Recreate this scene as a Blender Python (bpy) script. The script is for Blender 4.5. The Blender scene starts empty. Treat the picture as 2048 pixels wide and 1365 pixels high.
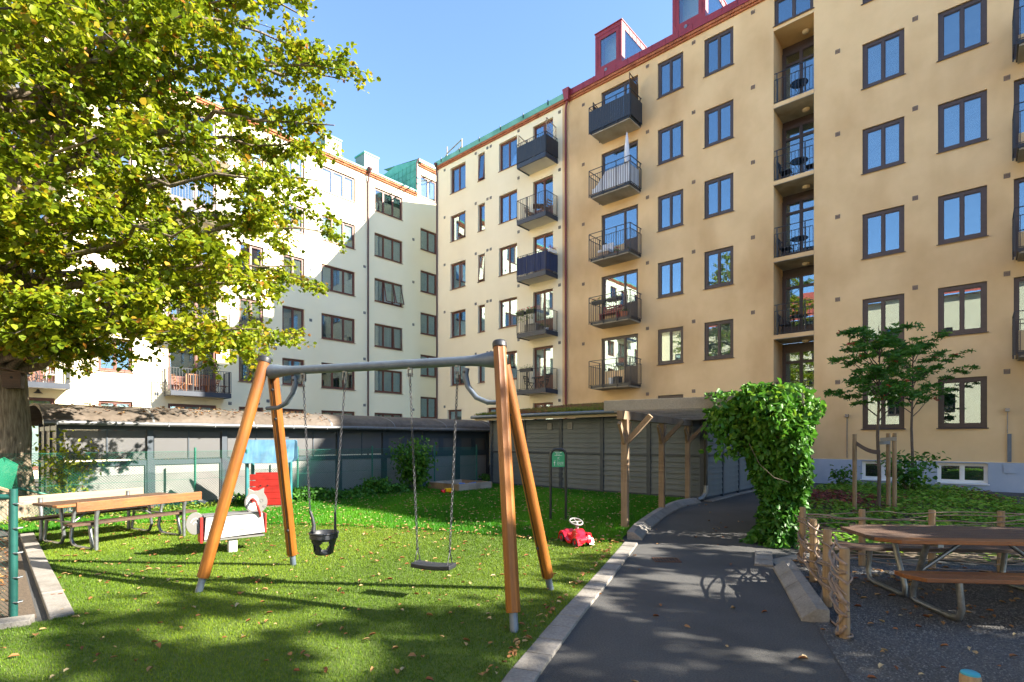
import bpy, math, random
import numpy as np
from mathutils import Vector, Matrix
random.seed(7); rng = np.random.default_rng(11)
sc = bpy.context.scene
COL = sc.collection
PI = math.pi
# ------------------------------------------------------------------ camera
cam = bpy.data.objects.new('camera', bpy.data.cameras.new('camera')); COL.objects.link(cam)
cam.location = (0, 0, 1.6); cam.rotation_euler = (PI/2, 0, 0)
cam.data.sensor_width = 36; cam.data.lens = 18.545; cam.data.shift_y = 0.0964
cam.data.clip_start = 0.05; cam.data.clip_end = 900
sc.camera = cam
# ------------------------------------------------------------------ sky and sun
SUN = Vector((1.76, -0.40, 1.09)).normalized()
w = bpy.data.worlds.new('World'); sc.world = w; w.use_nodes = True
nt = w.node_tree; bg = nt.nodes['Background']
sky = nt.nodes.new('ShaderNodeTexSky'); sky.sky_type = 'NISHITA'; sky.sun_disc = False
sky.sun_elevation = math.asin(SUN.z); sky.sun_rotation = math.atan2(SUN.x, SUN.y)
sky.altitude = 50; sky.air_density = 1.0; sky.dust_density = 0.15; sky.ozone_density = 3.5
nt.links.new(sky.outputs['Color'], bg.inputs['Color']); bg.inputs['Strength'].default_value = 0.088
sl = bpy.data.lights.new('sun', 'SUN'); sl.energy = 5.0; sl.angle = math.radians(0.5); sl.color = (1.0, 0.92, 0.78)
so = bpy.data.objects.new('sun', sl); COL.objects.link(so)
so.rotation_euler = SUN.to_track_quat('Z', 'Y').to_euler(); so.location = (30, -8, 30)
vs = sc.view_settings
vs.view_transform = 'Standard'; vs.look = 'None'; vs.gamma = 1; vs.use_curve_mapping = False; vs.exposure = 2.38
sc.cycles.max_bounces = 10; sc.cycles.diffuse_bounces = 6; sc.cycles.transparent_max_bounces = 16; sc.cycles.caustics_reflective = False; sc.cycles.caustics_refractive = False
sc.cycles.sample_clamp_indirect = 6

# ------------------------------------------------------------------ mesh helpers
class MB:
    def __init__(s): s.v = []; s.f = []
    def add(s, vs, fs):
        n = len(s.v); s.v += [tuple(p) for p in vs]; s.f += [tuple(i+n for i in q) for q in fs]; return s
    def box(s, x0, x1, y0, y1, z0, z1):
        return s.add([(x0,y0,z0),(x1,y0,z0),(x1,y1,z0),(x0,y1,z0),(x0,y0,z1),(x1,y0,z1),(x1,y1,z1),(x0,y1,z1)],
                     [(0,3,2,1),(4,5,6,7),(0,1,5,4),(1,2,6,5),(2,3,7,6),(3,0,4,7)])
    def bar(s, a, b, w, h, up=(0,0,1)):
        a = Vector(a); b = Vector(b); d = (b-a).normalized(); u = Vector(up)
        if abs(d.dot(u)) > 0.98: u = Vector((0,1,0))
        x = d.cross(u).normalized(); u = x.cross(d).normalized()
        vs = []
        for p in (a, b):
            for sx, sz in ((-1,-1),(1,-1),(1,1),(-1,1)): vs.append(p + x*(sx*w/2) + u*(sz*h/2))
        return s.add(vs, [(3,2,1,0),(4,5,6,7),(0,1,5,4),(1,2,6,5),(2,3,7,6),(3,0,4,7)])
    def tube(s, pts, r, n=8, cap=True, closed=False):
        pts = [Vector(p) for p in pts]; m = len(pts)
        rs = r if hasattr(r, '__len__') else [r]*m
        prev = None; vs = []
        for i, p in enumerate(pts):
            if closed: t = pts[(i+1) % m]-pts[i-1]
            else: t = pts[min(i+1, m-1)]-pts[max(i-1, 0)]
            t = t.normalized() if t.length > 1e-9 else Vector((0,0,1))
            if prev is None:
                a = Vector((0,0,1)) if abs(t.z) < 0.9 else Vector((1,0,0)); x = t.cross(a).normalized()
            else:
                x = (prev - t*prev.dot(t)); x = x.normalized() if x.length > 1e-6 else t.orthogonal().normalized()
            prev = x; y = t.cross(x)
            for k in range(n):
                a = 2*PI*k/n; vs.append(p + (x*math.cos(a)+y*math.sin(a))*rs[i])
        fs = []
        for i in range(m if closed else m-1):
            j = (i+1) % m
            for k in range(n): fs.append((i*n+k, i*n+(k+1) % n, j*n+(k+1) % n, j*n+k))
        if cap and not closed:
            fs.append(tuple(range(n-1, -1, -1))); fs.append(tuple((m-1)*n+k for k in range(n)))
        return s.add(vs, fs)
    def cyl(s, x, y, z0, z1, r, n=14, r2=None):
        return s.tube([(x,y,z0),(x,y,z1)], [r, r if r2 is None else r2], n)
    def lathe(s, prof, c=(0,0,0), n=16):
        vs = []; fs = []; m = len(prof)
        for r, z in prof:
            for k in range(n):
                a = 2*PI*k/n; vs.append((c[0]+r*math.cos(a), c[1]+r*math.sin(a), c[2]+z))
        for i in range(m-1):
            for k in range(n): fs.append((i*n+k, i*n+(k+1) % n, (i+1)*n+(k+1) % n, (i+1)*n+k))
        fs.append(tuple(range(n-1,-1,-1))); fs.append(tuple((m-1)*n+k for k in range(n)))
        return s.add(vs, fs)
    def prism(s, poly, z0, z1):
        n = len(poly)
        vs = [(x,y,z0) for x,y in poly]+[(x,y,z1) for x,y in poly]
        return s.add(vs, [tuple(range(n-1,-1,-1)), tuple(range(n,2*n))]+[(i,(i+1) % n,n+(i+1) % n,n+i) for i in range(n)])
    def plate(s, poly, y0, y1):           # polygon in x,z extruded along y
        n = len(poly)
        vs = [(x,y0,z) for x,z in poly]+[(x,y1,z) for x,z in poly]
        return s.add(vs, [tuple(range(n)), tuple(range(2*n-1,n-1,-1))]+[(i,n+i,n+(i+1) % n,(i+1) % n) for i in range(n)])
    def quad(s, a, b, c, d): return s.add([a,b,c,d], [(0,1,2,3)])
    def mesh(s, name, smooth=0):
        me = bpy.data.meshes.new(name); me.from_pydata(s.v, [], s.f); me.validate(); me.update()
        if smooth:
            me.polygons.foreach_set('use_smooth', [True]*len(me.polygons)); me.set_sharp_from_angle(angle=math.radians(smooth))
        return me

def place(name, me, m, parent=None, loc=(0,0,0), rz=0, bevel=0, kind=None):
    o = bpy.data.objects.new(name, me); COL.objects.link(o)
    if m is not None and not me.materials: me.materials.append(m)
    o.location = loc; o.rotation_euler = (0,0,rz)
    if parent is not None: o.parent = parent
    if bevel:
        b = o.modifiers.new('bevel', 'BEVEL'); b.width = bevel; b.segments = 2; b.limit_method = 'ANGLE'; b.angle_limit = 0.7
    if kind: o['kind'] = kind
    return o
def obj(name, mb, m, parent=None, smooth=0, loc=(0,0,0), rz=0, bevel=0, kind=None):
    return place(name, mb.mesh(name, smooth), m, parent, loc, rz, bevel, kind)
def tag(o, label, cat, group=None):
    o['label'] = label; o['category'] = cat
    if group: o['group'] = group
    return o
def thing(name, label, cat, loc=(0,0,0), rz=0, group=None):
    o = bpy.data.objects.new(name, None); COL.objects.link(o); o.location = loc; o.rotation_euler = (0,0,rz)
    o.empty_display_size = 0.2
    return tag(o, label, cat, group)
def struct(name, mb, m, smooth=0, bevel=0): return obj(name, mb, m, smooth=smooth, kind='structure', bevel=bevel)
def np_mesh(name, V, F, tint=None, smooth=False):
    V = np.asarray(V, np.float32).reshape(-1,3); F = np.asarray(F, np.int32); k = F.shape[1]
    me = bpy.data.meshes.new(name)
    me.vertices.add(len(V)); me.vertices.foreach_set('co', V.ravel())
    me.loops.add(F.size); me.loops.foreach_set('vertex_index', F.ravel())
    me.polygons.add(len(F)); me.polygons.foreach_set('loop_start', np.arange(0, F.size, k, dtype=np.int32))
    if tint is not None:
        a = me.attributes.new('tint', 'FLOAT', 'FACE'); a.data.foreach_set('value', np.asarray(tint, np.float32))
    me.update(calc_edges=True)
    if smooth: me.polygons.foreach_set('use_smooth', np.ones(len(F), bool))
    return me

# ------------------------------------------------------------------ materials
def ramp(nt, pts):
    r = nt.nodes.new('ShaderNodeValToRGB'); e = r.color_ramp.elements
    while len(e) < len(pts): e.new(0.5)
    for i, (p, c) in enumerate(pts): e[i].position = p; e[i].color = (*c, 1)
    return r
def mat(name, c, c2=None, scale=6.0, rough=0.7, bump=0.0, bscale=None, metal=0.0, stretch=(1,1,1), detail=6, spec=0.5, coat=0.0, c3=None, big=None):
    m = bpy.data.materials.new(name); m.use_nodes = True; t = m.node_tree; L = t.links.new
    b = t.nodes['Principled BSDF']; b.inputs['Roughness'].default_value = rough; b.inputs['Metallic'].default_value = metal
    b.inputs['Specular IOR Level'].default_value = spec; b.inputs['Coat Weight'].default_value = coat; b.inputs['Base Color'].default_value = (*c, 1)
    tc = t.nodes.new('ShaderNodeTexCoord'); mp = t.nodes.new('ShaderNodeMapping'); mp.inputs['Scale'].default_value = stretch
    L(tc.outputs['Object'], mp.inputs['Vector'])
    if c2 is not None:
        n = t.nodes.new('ShaderNodeTexNoise'); n.inputs['Scale'].default_value = scale; n.inputs['Detail'].default_value = detail; n.inputs['Roughness'].default_value = 0.62
        L(mp.outputs[0], n.inputs['Vector'])
        r = ramp(t, [(0.32, c), (0.68, c2)] if c3 is None else [(0.3, c), (0.5, c2), (0.7, c3)])
        L(n.outputs['Fac'], r.inputs[0]); out = r.outputs[0]
        if big is not None:      # wide soft patches of wear or stain
            n2 = t.nodes.new('ShaderNodeTexNoise'); n2.inputs['Scale'].default_value = big[1]; n2.inputs['Detail'].default_value = 4
            mp2 = t.nodes.new('ShaderNodeMapping'); mp2.inputs['Scale'].default_value = big[2] if len(big) > 2 else (1,1,1)
            L(tc.outputs['Object'], mp2.inputs['Vector']); L(mp2.outputs[0], n2.inputs['Vector'])
            r2 = ramp(t, [(0.45, (1,1,1)), (0.72, big[0])]); L(n2.outputs['Fac'], r2.inputs[0])
            mx = t.nodes.new('ShaderNodeMix'); mx.data_type = 'RGBA'; mx.blend_type = 'MULTIPLY'; mx.inputs[0].default_value = 1
            L(out, mx.inputs[6]); L(r2.outputs[0], mx.inputs[7]); out = mx.outputs[2]
        L(out, b.inputs['Base Color'])
    if bump:
        n3 = t.nodes.new('ShaderNodeTexNoise'); n3.inputs['Scale'].default_value = bscale or scale*4; n3.inputs['Detail'].default_value = 4
        L(mp.outputs[0], n3.inputs['Vector'])
        bn = t.nodes.new('ShaderNodeBump'); bn.inputs['Strength'].default_value = bump; bn.inputs['Distance'].default_value = 0.01
        L(n3.outputs['Fac'], bn.inputs['Height']); L(bn.outputs[0], b.inputs['Normal'])
    return m
def leafmat(name, cols, trans=0.45, rough=0.5):
    m = bpy.data.materials.new(name); m.use_nodes = True; t = m.node_tree; L = t.links.new
    b = t.nodes['Principled BSDF']; b.inputs['Roughness'].default_value = rough; b.inputs['Specular IOR Level'].default_value = 0.35
    a = t.nodes.new('ShaderNodeAttribute'); a.attribute_name = 'tint'
    r = ramp(t, cols); L(a.outputs['Fac'], r.inputs[0]); L(r.outputs[0], b.inputs['Base Color'])
    if trans:
        tr = t.nodes.new('ShaderNodeBsdfTranslucent'); L(r.outputs[0], tr.inputs['Color'])
        mx = t.nodes.new('ShaderNodeMixShader'); mx.inputs[0].default_value = trans
        L(b.outputs[0], mx.inputs[1]); L(tr.outputs[0], mx.inputs[2]); L(mx.outputs[0], t.nodes['Material Output'].inputs[0])
    return m
def glassmat(name, tint=(0.75,0.82,0.85), refl=0.38, rough=0.004, wav=0.0):
    m = bpy.data.materials.new(name); m.use_nodes = True; t = m.node_tree; L = t.links.new
    t.nodes.remove(t.nodes['Principled BSDF'])
    tr = t.nodes.new('ShaderNodeBsdfTransparent'); tr.inputs[0].default_value = (*tint, 1)
    gl = t.nodes.new('ShaderNodeBsdfGlossy'); gl.inputs['Roughness'].default_value = rough; gl.inputs['Color'].default_value = (0.72,0.90,1,1)
    lw = t.nodes.new('ShaderNodeLayerWeight'); lw.inputs['Blend'].default_value = 0.25
    ma = t.nodes.new('ShaderNodeMapRange'); ma.inputs['To Min'].default_value = refl; ma.inputs['To Max'].default_value = 0.95
    L(lw.outputs['Fresnel'], ma.inputs['Value'])
    mx = t.nodes.new('ShaderNodeMixShader'); L(ma.outputs[0], mx.inputs[0]); L(tr.outputs[0], mx.inputs[1]); L(gl.outputs[0], mx.inputs[2])
    if wav:
        tc = t.nodes.new('ShaderNodeTexCoord'); n = t.nodes.new('ShaderNodeTexNoise'); n.inputs['Scale'].default_value = 2.2; n.inputs['Detail'].default_value = 1
        L(tc.outputs['Object'], n.inputs['Vector']); bn = t.nodes.new('ShaderNodeBump'); bn.inputs['Strength'].default_value = wav; bn.inputs['Distance'].default_value = 0.01
        L(n.outputs['Fac'], bn.inputs['Height']); L(bn.outputs[0], gl.inputs['Normal'])
    L(mx.outputs[0], t.nodes['Material Output'].inputs[0]); return m
def perfmat(name, c, alpha=0.72, freq=90.0):      # sheet punched with holes far finer than a pixel
    m = mat(name, c, rough=0.5); t = m.node_tree; L = t.links.new; b = t.nodes['Principled BSDF']
    b.inputs['Alpha'].default_value = alpha; return m
M = {}
M['beige'] = mat('beige_plaster', (0.66,0.47,0.255), (0.73,0.53,0.295), 0.9, 0.92, 0.35, 60, big=((0.74,0.67,0.60), 0.42, (1,1,0.5)), spec=0.2)
M['cream'] = mat('cream_plaster', (0.80,0.72,0.52), (0.84,0.76,0.56), 0.8, 0.92, 0.25, 60, big=((0.93,0.91,0.87), 0.3, (1,1,0.5)), spec=0.2)
M['offwhite'] = mat('offwhite_plaster', (0.89,0.805,0.57), (0.91,0.825,0.59), 0.8, 0.92, 0.25, 60, big=((0.94,0.93,0.89), 0.3, (1,1,0.5)), spec=0.2)
M['plinth'] = mat('plinth_paint', (0.30,0.36,0.45), (0.36,0.41,0.50), 2, 0.85, 0.4, 40, big=((0.8,0.8,0.8), 0.8))
M['soffit'] = mat('concrete_soffit', (0.36,0.34,0.30), (0.46,0.43,0.38), 2.5, 0.9, 0.3, 30, big=((0.6,0.58,0.5), 1.2))
M['soffit_w'] = mat('painted_soffit', (0.62,0.60,0.54), (0.68,0.66,0.6), 2, 0.9, 0.2, 30)
M['frame_d'] = mat('dark_brown_frame', (0.050,0.034,0.030), (0.065,0.045,0.04), 8, 0.45)
M['frame_r'] = mat('red_brown_frame', (0.115,0.040,0.026), (0.15,0.052,0.034), 8, 0.45)
M['iron'] = mat('black_iron', (0.012,0.016,0.022), (0.02,0.024,0.03), 20, 0.45, spec=0.5)
M['clad'] = mat('black_board', (0.014,0.018,0.026), (0.022,0.026,0.035), 4, 0.5, 0.2, 30, stretch=(6,6,0.4))
M['navy'] = mat('navy_cloth', (0.02,0.03,0.075), (0.035,0.045,0.10), 7, 0.9, 0.6, 12, stretch=(1,1,0.12))
M['beam_d'] = mat('blue_black_steel', (0.02,0.028,0.045), (0.03,0.038,0.055), 4, 0.5)
M['redmetal'] = mat('red_sheet_metal', (0.20,0.018,0.026), (0.26,0.028,0.036), 2, 0.42, 0.05, 3)
M['redpipe'] = mat('red_pipe', (0.16,0.02,0.022), (0.2,0.03,0.03), 3, 0.45)
M['brownpipe'] = mat('brown_pipe', (0.075,0.032,0.03), (0.1,0.04,0.038), 3, 0.45)
M['copper'] = mat('green_copper', (0.10,0.32,0.25), (0.17,0.42,0.33), 1.5, 0.6, 0.15, 8, stretch=(1,1,0.3), big=((0.6,0.7,0.65), 0.9))
M['brick'] = mat('cornice_brick', (0.34,0.105,0.045), (0.48,0.17,0.07), 9, 0.85, 0.4, 50, big=((0.6,0.5,0.45), 3))
M['vent'] = mat('vent_metal', (0.16,0.12,0.09), (0.2,0.15,0.12), 9, 0.6)
M['vent_b'] = mat('vent_dark', (0.06,0.075,0.10), (0.08,0.095,0.12), 9, 0.6)
M['glass'] = glassmat('window_glass', refl=0.22, wav=0.03)
M['glass2'] = glassmat('window_glass_clear', (0.85,0.9,0.9), refl=0.13, wav=0.03)
M['room'] = mat('dark_room', (0.022,0.022,0.024), rough=0.95)  # near-black colour stands in for the shade inside rooms and openings
M['curtain'] = mat('white_curtain', (0.62,0.62,0.58), (0.42,0.43,0.42), 9, 0.95, 0.7, 14, stretch=(1,1,0.05))
M['blind'] = mat('pale_blind', (0.50,0.54,0.53), (0.44,0.48,0.47), 3, 0.9, detail=1)
M['greyblind'] = mat('grey_blind', (0.16,0.16,0.14), (0.20,0.195,0.17), 3, 0.9, detail=1)
M['white'] = mat('white_paint', (0.78,0.78,0.76), (0.72,0.72,0.70), 5, 0.5)
M['whitelam'] = mat('white_laminate', (0.42,0.42,0.41), (0.38,0.38,0.37), 5, 0.4)
M['asphalt'] = mat('asphalt', (0.030,0.030,0.031), (0.088,0.086,0.083), 75, 0.88, 1.0, 130, detail=8, big=((0.55,0.55,0.55), 0.8))
M['gravel'] = mat('dark_gravel', (0.030,0.031,0.033), (0.11,0.108,0.105), 70, 0.9, 1.0, 170, detail=4, big=((0.75,0.72,0.68), 1.2))
M['stone'] = mat('granite_kerb', (0.165,0.152,0.138), (0.25,0.232,0.208), 45, 0.85, 0.5, 120, big=((0.72,0.7,0.66), 3.5))
M['soil'] = mat('dark_soil', (0.05,0.035,0.022), (0.10,0.07,0.045), 30, 0.95, 1.0, 60)
M['wood'] = mat('oiled_pine', (0.17,0.056,0.007), (0.29,0.105,0.013), 5, 0.5, 0.25, 40, stretch=(9,9,0.45), big=((0.55,0.45,0.38), 1.6))
M['woodx'] = mat('oiled_pine_plank', (0.17,0.055,0.009), (0.26,0.092,0.016), 5, 0.5, 0.3, 40, stretch=(0.45,9,9), big=((0.55,0.48,0.42), 1.6))
M['woodd'] = mat('weathered_brown_plank', (0.050,0.024,0.012), (0.095,0.048,0.026), 6, 0.6, 0.5, 50, stretch=(0.4,12,12), big=((0.5,0.5,0.48), 2.5))
M['woodp'] = mat('pale_plank', (0.27,0.17,0.105), (0.36,0.24,0.155), 6, 0.6, 0.4, 50, stretch=(0.4,12,12))
M['woodg'] = mat('grey_timber', (0.25,0.22,0.18), (0.38,0.335,0.275), 7, 0.85, 0.6, 60, stretch=(0.35,14,14), big=((0.6,0.58,0.55), 2))
M['woodgz'] = mat('grey_post_timber', (0.21,0.14,0.085), (0.31,0.22,0.14), 7, 0.85, 0.6, 60, stretch=(14,14,0.35), big=((0.65,0.6,0.55), 2))
M['stake'] = mat('round_stake', (0.24,0.155,0.085), (0.33,0.23,0.13), 6, 0.85, 0.6, 40, stretch=(10,10,0.4), big=((0.6,0.55,0.48), 3))
M['wicker'] = mat('willow_rod', (0.16,0.11,0.085), (0.27,0.20,0.155), 12, 0.8, 0.5, 50)
M['galv'] = mat('galvanised_steel', (0.16,0.17,0.18), (0.26,0.27,0.28), 18, 0.42, 0.1, 60, metal=0.75)
M['steelblue'] = mat('zinc_beam', (0.085,0.110,0.145), (0.12,0.15,0.19), 10, 0.45, 0.1, 40, metal=0.2)
M['rubber'] = mat('black_rubber', (0.012,0.014,0.018), (0.02,0.022,0.028), 14, 0.5, 0.1, 60)
M['chain'] = mat('chain_steel', (0.03,0.032,0.038), (0.07,0.072,0.08), 30, 0.45, metal=0.5)
M['black'] = mat('black_powder_coat', (0.008,0.009,0.011), (0.014,0.015,0.018), 14, 0.35)
M['slate'] = mat('slate_frame', (0.030,0.042,0.058), (0.042,0.055,0.072), 4, 0.5, big=((0.75,0.75,0.75), 2))
M['panel'] = mat('light_grey_panel', (0.19,0.185,0.18), (0.225,0.22,0.215), 3, 0.55, big=((0.86,0.85,0.82), 1.5))
M['perf'] = perfmat('perforated_steel', (0.10,0.10,0.104))
M['board'] = mat('grey_weatherboard', (0.085,0.105,0.115), (0.11,0.132,0.142), 3, 0.6, 0.15, 30, stretch=(0.5,6,6), big=((0.8,0.8,0.8), 1.4))
M['felt'] = mat('roofing_felt', (0.085,0.067,0.052), (0.13,0.105,0.085), 8, 0.9, 0.5, 90, big=((0.62,0.58,0.52), 1.1))
M['gutter'] = mat('gutter_zinc', (0.11,0.112,0.115), (0.16,0.162,0.165), 8, 0.4, metal=0.4)
M['fascia'] = mat('fascia_board', (0.38,0.31,0.21), (0.46,0.38,0.26), 6, 0.8, 0.4, 40, stretch=(0.5,8,8))
M['green'] = mat('green_coated_wire', (0.012,0.11,0.075), (0.02,0.15,0.10), 8, 0.4)
M['greend'] = mat('dark_green_coat', (0.006,0.055,0.048), (0.01,0.075,0.062), 8, 0.4)
M['teal'] = mat('teal_paint', (0.012,0.12,0.135), (0.02,0.16,0.175), 9, 0.5, big=((0.7,0.7,0.7), 5))
M['bluep'] = mat('faded_blue_board', (0.05,0.155,0.27), (0.10,0.21,0.31), 4, 0.6, stretch=(3,3,0.6), big=((0.62,0.58,0.55), 4))
M['redp'] = mat('red_paint', (0.25,0.008,0.005), (0.32,0.012,0.008), 9, 0.5, big=((0.7,0.65,0.62), 5))
M['redtoy'] = mat('red_plastic', (0.60,0.008,0.022), (0.64,0.012,0.028), 3, 0.25, coat=0.4)
M['yellow'] = mat('yellow_plastic', (0.75,0.42,0.01), rough=0.3)
M['bluetoy'] = mat('blue_plastic', (0.02,0.13,0.50), rough=0.3)
M['greyp'] = mat('grey_laminate', (0.13,0.127,0.12), (0.15,0.146,0.138), 4, 0.4)
M['line'] = mat('engraved_line', (0.10,0.10,0.105), rough=0.6)
M['sign'] = mat('green_sign', (0.006,0.24,0.10), (0.008,0.27,0.115), 2, 0.35)
M['pebble'] = mat('pebble', (0.065,0.062,0.058), (0.18,0.172,0.16), 30, 0.85)
M['rust'] = mat('rusty_iron', (0.055,0.026,0.015), (0.09,0.04,0.022), 20, 0.8)
M['terra'] = mat('terracotta', (0.36,0.12,0.06), (0.42,0.15,0.08), 9, 0.85)
M['lampw'] = mat('lamp_glass', (0.62,0.52,0.36), rough=0.35)
M['sand'] = mat('sand', (0.30,0.23,0.15), (0.36,0.28,0.19), 30, 0.95, 0.8, 80)
M['turfbase'] = mat('turf_backing', (0.05,0.085,0.007), (0.075,0.115,0.012), 40, 0.95, 0.8, 140)
M['lawnbase'] = mat('lawn_soil', (0.025,0.07,0.008), (0.045,0.10,0.012), 18, 0.95, 0.8, 80)
M['fleece'] = mat('white_textile', (0.66,0.68,0.72), (0.56,0.58,0.63), 5, 0.9, 0.8, 9, stretch=(1,1,0.3))
M['bark'] = mat('linden_bark', (0.075,0.055,0.038), (0.30,0.24,0.17), 6, 0.95, 1.0, 12, stretch=(5,5,0.6))
M['barkt'] = mat('young_bark', (0.075,0.055,0.042), (0.12,0.09,0.07), 14, 0.85, 0.5, 40)
M['twig'] = mat('twig_bark', (0.035,0.028,0.022), (0.06,0.048,0.038), 14, 0.9)
M['bluetop'] = mat('blue_painted_end', (0.02,0.23,0.32), (0.04,0.28,0.36), 14, 0.7)
M['opposite'] = mat('opposite_plaster', (0.58,0.48,0.32), (0.62,0.52,0.35), 1, 0.9)
M['redroof'] = mat('red_tile_roof', (0.30,0.05,0.03), (0.38,0.07,0.04), 3, 0.8, 0.3, 20)
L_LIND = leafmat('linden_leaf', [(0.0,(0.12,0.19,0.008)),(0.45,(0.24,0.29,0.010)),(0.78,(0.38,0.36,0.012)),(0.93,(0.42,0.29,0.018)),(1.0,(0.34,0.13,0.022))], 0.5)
L_TURF = leafmat('turf_blade', [(0.0,(0.045,0.105,0.002)),(0.6,(0.10,0.175,0.004)),(1.0,(0.18,0.245,0.012))], 0.25, 0.55)
L_LAWN = leafmat('lawn_blade', [(0.0,(0.025,0.13,0.003)),(0.6,(0.055,0.23,0.006)),(1.0,(0.12,0.30,0.012))], 0.35)
L_VINE = leafmat('vine_leaf', [(0.0,(0.03,0.12,0.012)),(0.6,(0.075,0.21,0.018)),(1.0,(0.20,0.33,0.025))], 0.35)
L_ROW = leafmat('rowan_leaf', [(0.0,(0.03,0.12,0.014)),(0.8,(0.065,0.20,0.022)),(0.96,(0.13,0.26,0.025)),(1.0,(0.33,0.04,0.012))], 0.3)
L_BED = leafmat('bed_leaf', [(0.0,(0.07,0.22,0.016)),(0.45,(0.18,0.34,0.026)),(0.62,(0.34,0.39,0.055)),(0.75,(0.28,0.07,0.045)),(1.0,(0.13,0.02,0.045))], 0.3)
L_FALL = leafmat('fallen_leaf', [(0.0,(0.17,0.055,0.018)),(0.4,(0.25,0.11,0.035)),(0.75,(0.36,0.22,0.085)),(1.0,(0.42,0.33,0.18))], 0.1, 0.7)
L_SED = leafmat('sedum', [(0.0,(0.10,0.15,0.018)),(0.4,(0.17,0.16,0.03)),(0.7,(0.20,0.10,0.05)),(1.0,(0.15,0.06,0.045))], 0.2, 0.8)
L_FLOW = leafmat('flower', [(0.0,(0.55,0.012,0.012)),(1.0,(0.6,0.02,0.05))], 0.2)
L_GRN = leafmat('pot_leaf', [(0.0,(0.05,0.12,0.012)),(1.0,(0.20,0.24,0.02))], 0.3)
# ------------------------------------------------------------------ ground
def inpoly(P, poly):
    x = P[:,0]; y = P[:,1]; r = np.zeros(len(P), bool); n = len(poly); j = n-1
    for i in range(n):
        xi, yi = poly[i]; xj, yj = poly[j]
        c = ((yi > y) != (yj > y)) & (x < (xj-xi)*(y-yi)/(yj-yi+1e-12)+xi); r ^= c; j = i
    return r
EDGE = [(-0.42,2.2),(-0.06,3.48),(0.14,4.02),(0.44,4.82),(0.88,5.92),(1.37,7.18),(1.80,8.30)]
KERB = [(1.86,8.45),(2.05,8.98),(2.55,10.11),(3.0,11.05),(3.45,11.89),(3.85,12.6),(4.30,13.19),(4.85,13.62)]
LINE = [(1.65,8.12),(0.59,8.23),(-0.19,8.57),(-1.07,9.0),(-1.79,9.27),(-2.95,9.56),(-3.92,9.76),(-5.4,9.93),(-6.73,10.05),(-7.9,9.3)]
TURF = EDGE[:-1]+[(1.70,8.05)]+LINE[1:]+[(-8.05,8.75),(-4.02,4.62),(-5.2,3.9),(-7,3.2),(-7,2.2)]
LAWN = [(1.72,8.12)]+[(1.76,8.45)]+[(x-0.04,y) for x,y in KERB[1:]]+[(4.86,13.70),(-0.95,18.85),(-1.75,18.95),(-9.9,9.85),(-8.3,8.9)]+LINE[::-1][:-1]
GRAVEL = [(2.05,0.5),(2.23,3.48),(2.50,4.22),(3.40,6.52),(3.74,7.05),(6.2,6.6),(13,5.2),(13,-3),(2.05,-3)]
BED = [(4.15,7.45),(4.75,9.0),(6.0,10.9),(7.4,13.2),(8.7,15.4),(10.4,17.3),(11.6,18.1),(13.2,17.3),(13.7,15.6),(12.6,13.2),(10.6,10.4),(8.6,7.6),(6.3,6.75)]
def sheet(name, poly, z, m):
    b = MB(); b.add([(x,y,z) for x,y in poly], [tuple(range(len(poly)))])
    me = b.mesh(name)
    if me.polygons[0].normal.z < 0: me.flip_normals()
    o = place(name, me, m); o['kind'] = 'structure'; return o
g = MB(); g.quad((-300,-300,0),(300,-300,0),(300,300,0),(-300,300,0)); struct('ground', g, M['asphalt'])
sheet('turf', TURF, 0.022, M['turfbase']); sheet('lawn', LAWN, 0.024, M['lawnbase'])
sheet('gravel', GRAVEL, 0.006, M['gravel']); sheet('planting_bed', BED, 0.012, M['soil'])
sheet('paved_corner', [(3.32,6.55),(3.42,7.0),(4.15,7.45),(4.9,7.0),(3.78,7.03)], 0.010, M['stone'])
sheet('leaf_strip', [(-8.1,8.62),(-4.25,4.72),(-5.3,4.05),(-11,5),(-11,9.0)], 0.006, M['soil'])

def lerp_path(pts, step):
    out = [Vector((*pts[0],0))]; acc = 0
    P = [Vector((*p,0)) for p in pts]
    for a, b in zip(P, P[1:]):
        L = (b-a).length; t = step-acc
        while t <= L: out.append(a+(b-a)*(t/L)); t += step
        acc = L-(t-step)
    return out
def kerb_row(parent, pts, step, off0, off1, z1, slope=0.0, piece='kerb_stone', gap=0.006, z0=-0.05):
    q = lerp_path(pts, step)
    for a, b in zip(q, q[1:]):
        d = (b-a).normalized(); n = Vector((d.y,-d.x,0)); L = (b-a).length
        mb = MB(); x0 = -L/2+gap; x1 = L/2-gap; j = random.uniform(-.003,.003)
        # cross-section: inner side high, path side chamfered
        sec = [(off0,z0),(off1,z0),(off1,z1-slope),(off0+(off1-off0)*0.45,z1),(off0,z1)] if slope else [(off0,z0),(off1,z0),(off1,z1),(off0,z1)]
        c = (a+b)/2; k = len(sec)
        vs = [c+d*x+n*s+Vector((0,0,z+(j if z > z0 else 0))) for x in (x0,x1) for s, z in sec]
        mb.add(vs, [tuple(range(k-1,-1,-1)), tuple(range(k,2*k))]+[(i,(i+1) % k,k+(i+1) % k,k+i) for i in range(k)])
        o = obj(piece, mb, M['stone'], parent, bevel=0.008)
def krow(name, *a, **k):
    p = bpy.data.objects.new(name, None); COL.objects.link(p); p['kind'] = 'structure'; kerb_row(p, *a, **k); return p
krow('path_edging', EDGE, 0.30, 0.0, 0.20, 0.030, piece='paving_stone')
krow('raised_kerb', KERB, 0.72, -0.02, 0.22, 0.13, slope=0.10)
krow('shed_edging', [(4.95,13.72),(6.2,15.25),(7.77,17.05),(9.2,18.6)], 0.6, 0.03, 0.25, 0.03, piece='paving_stone')
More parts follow.
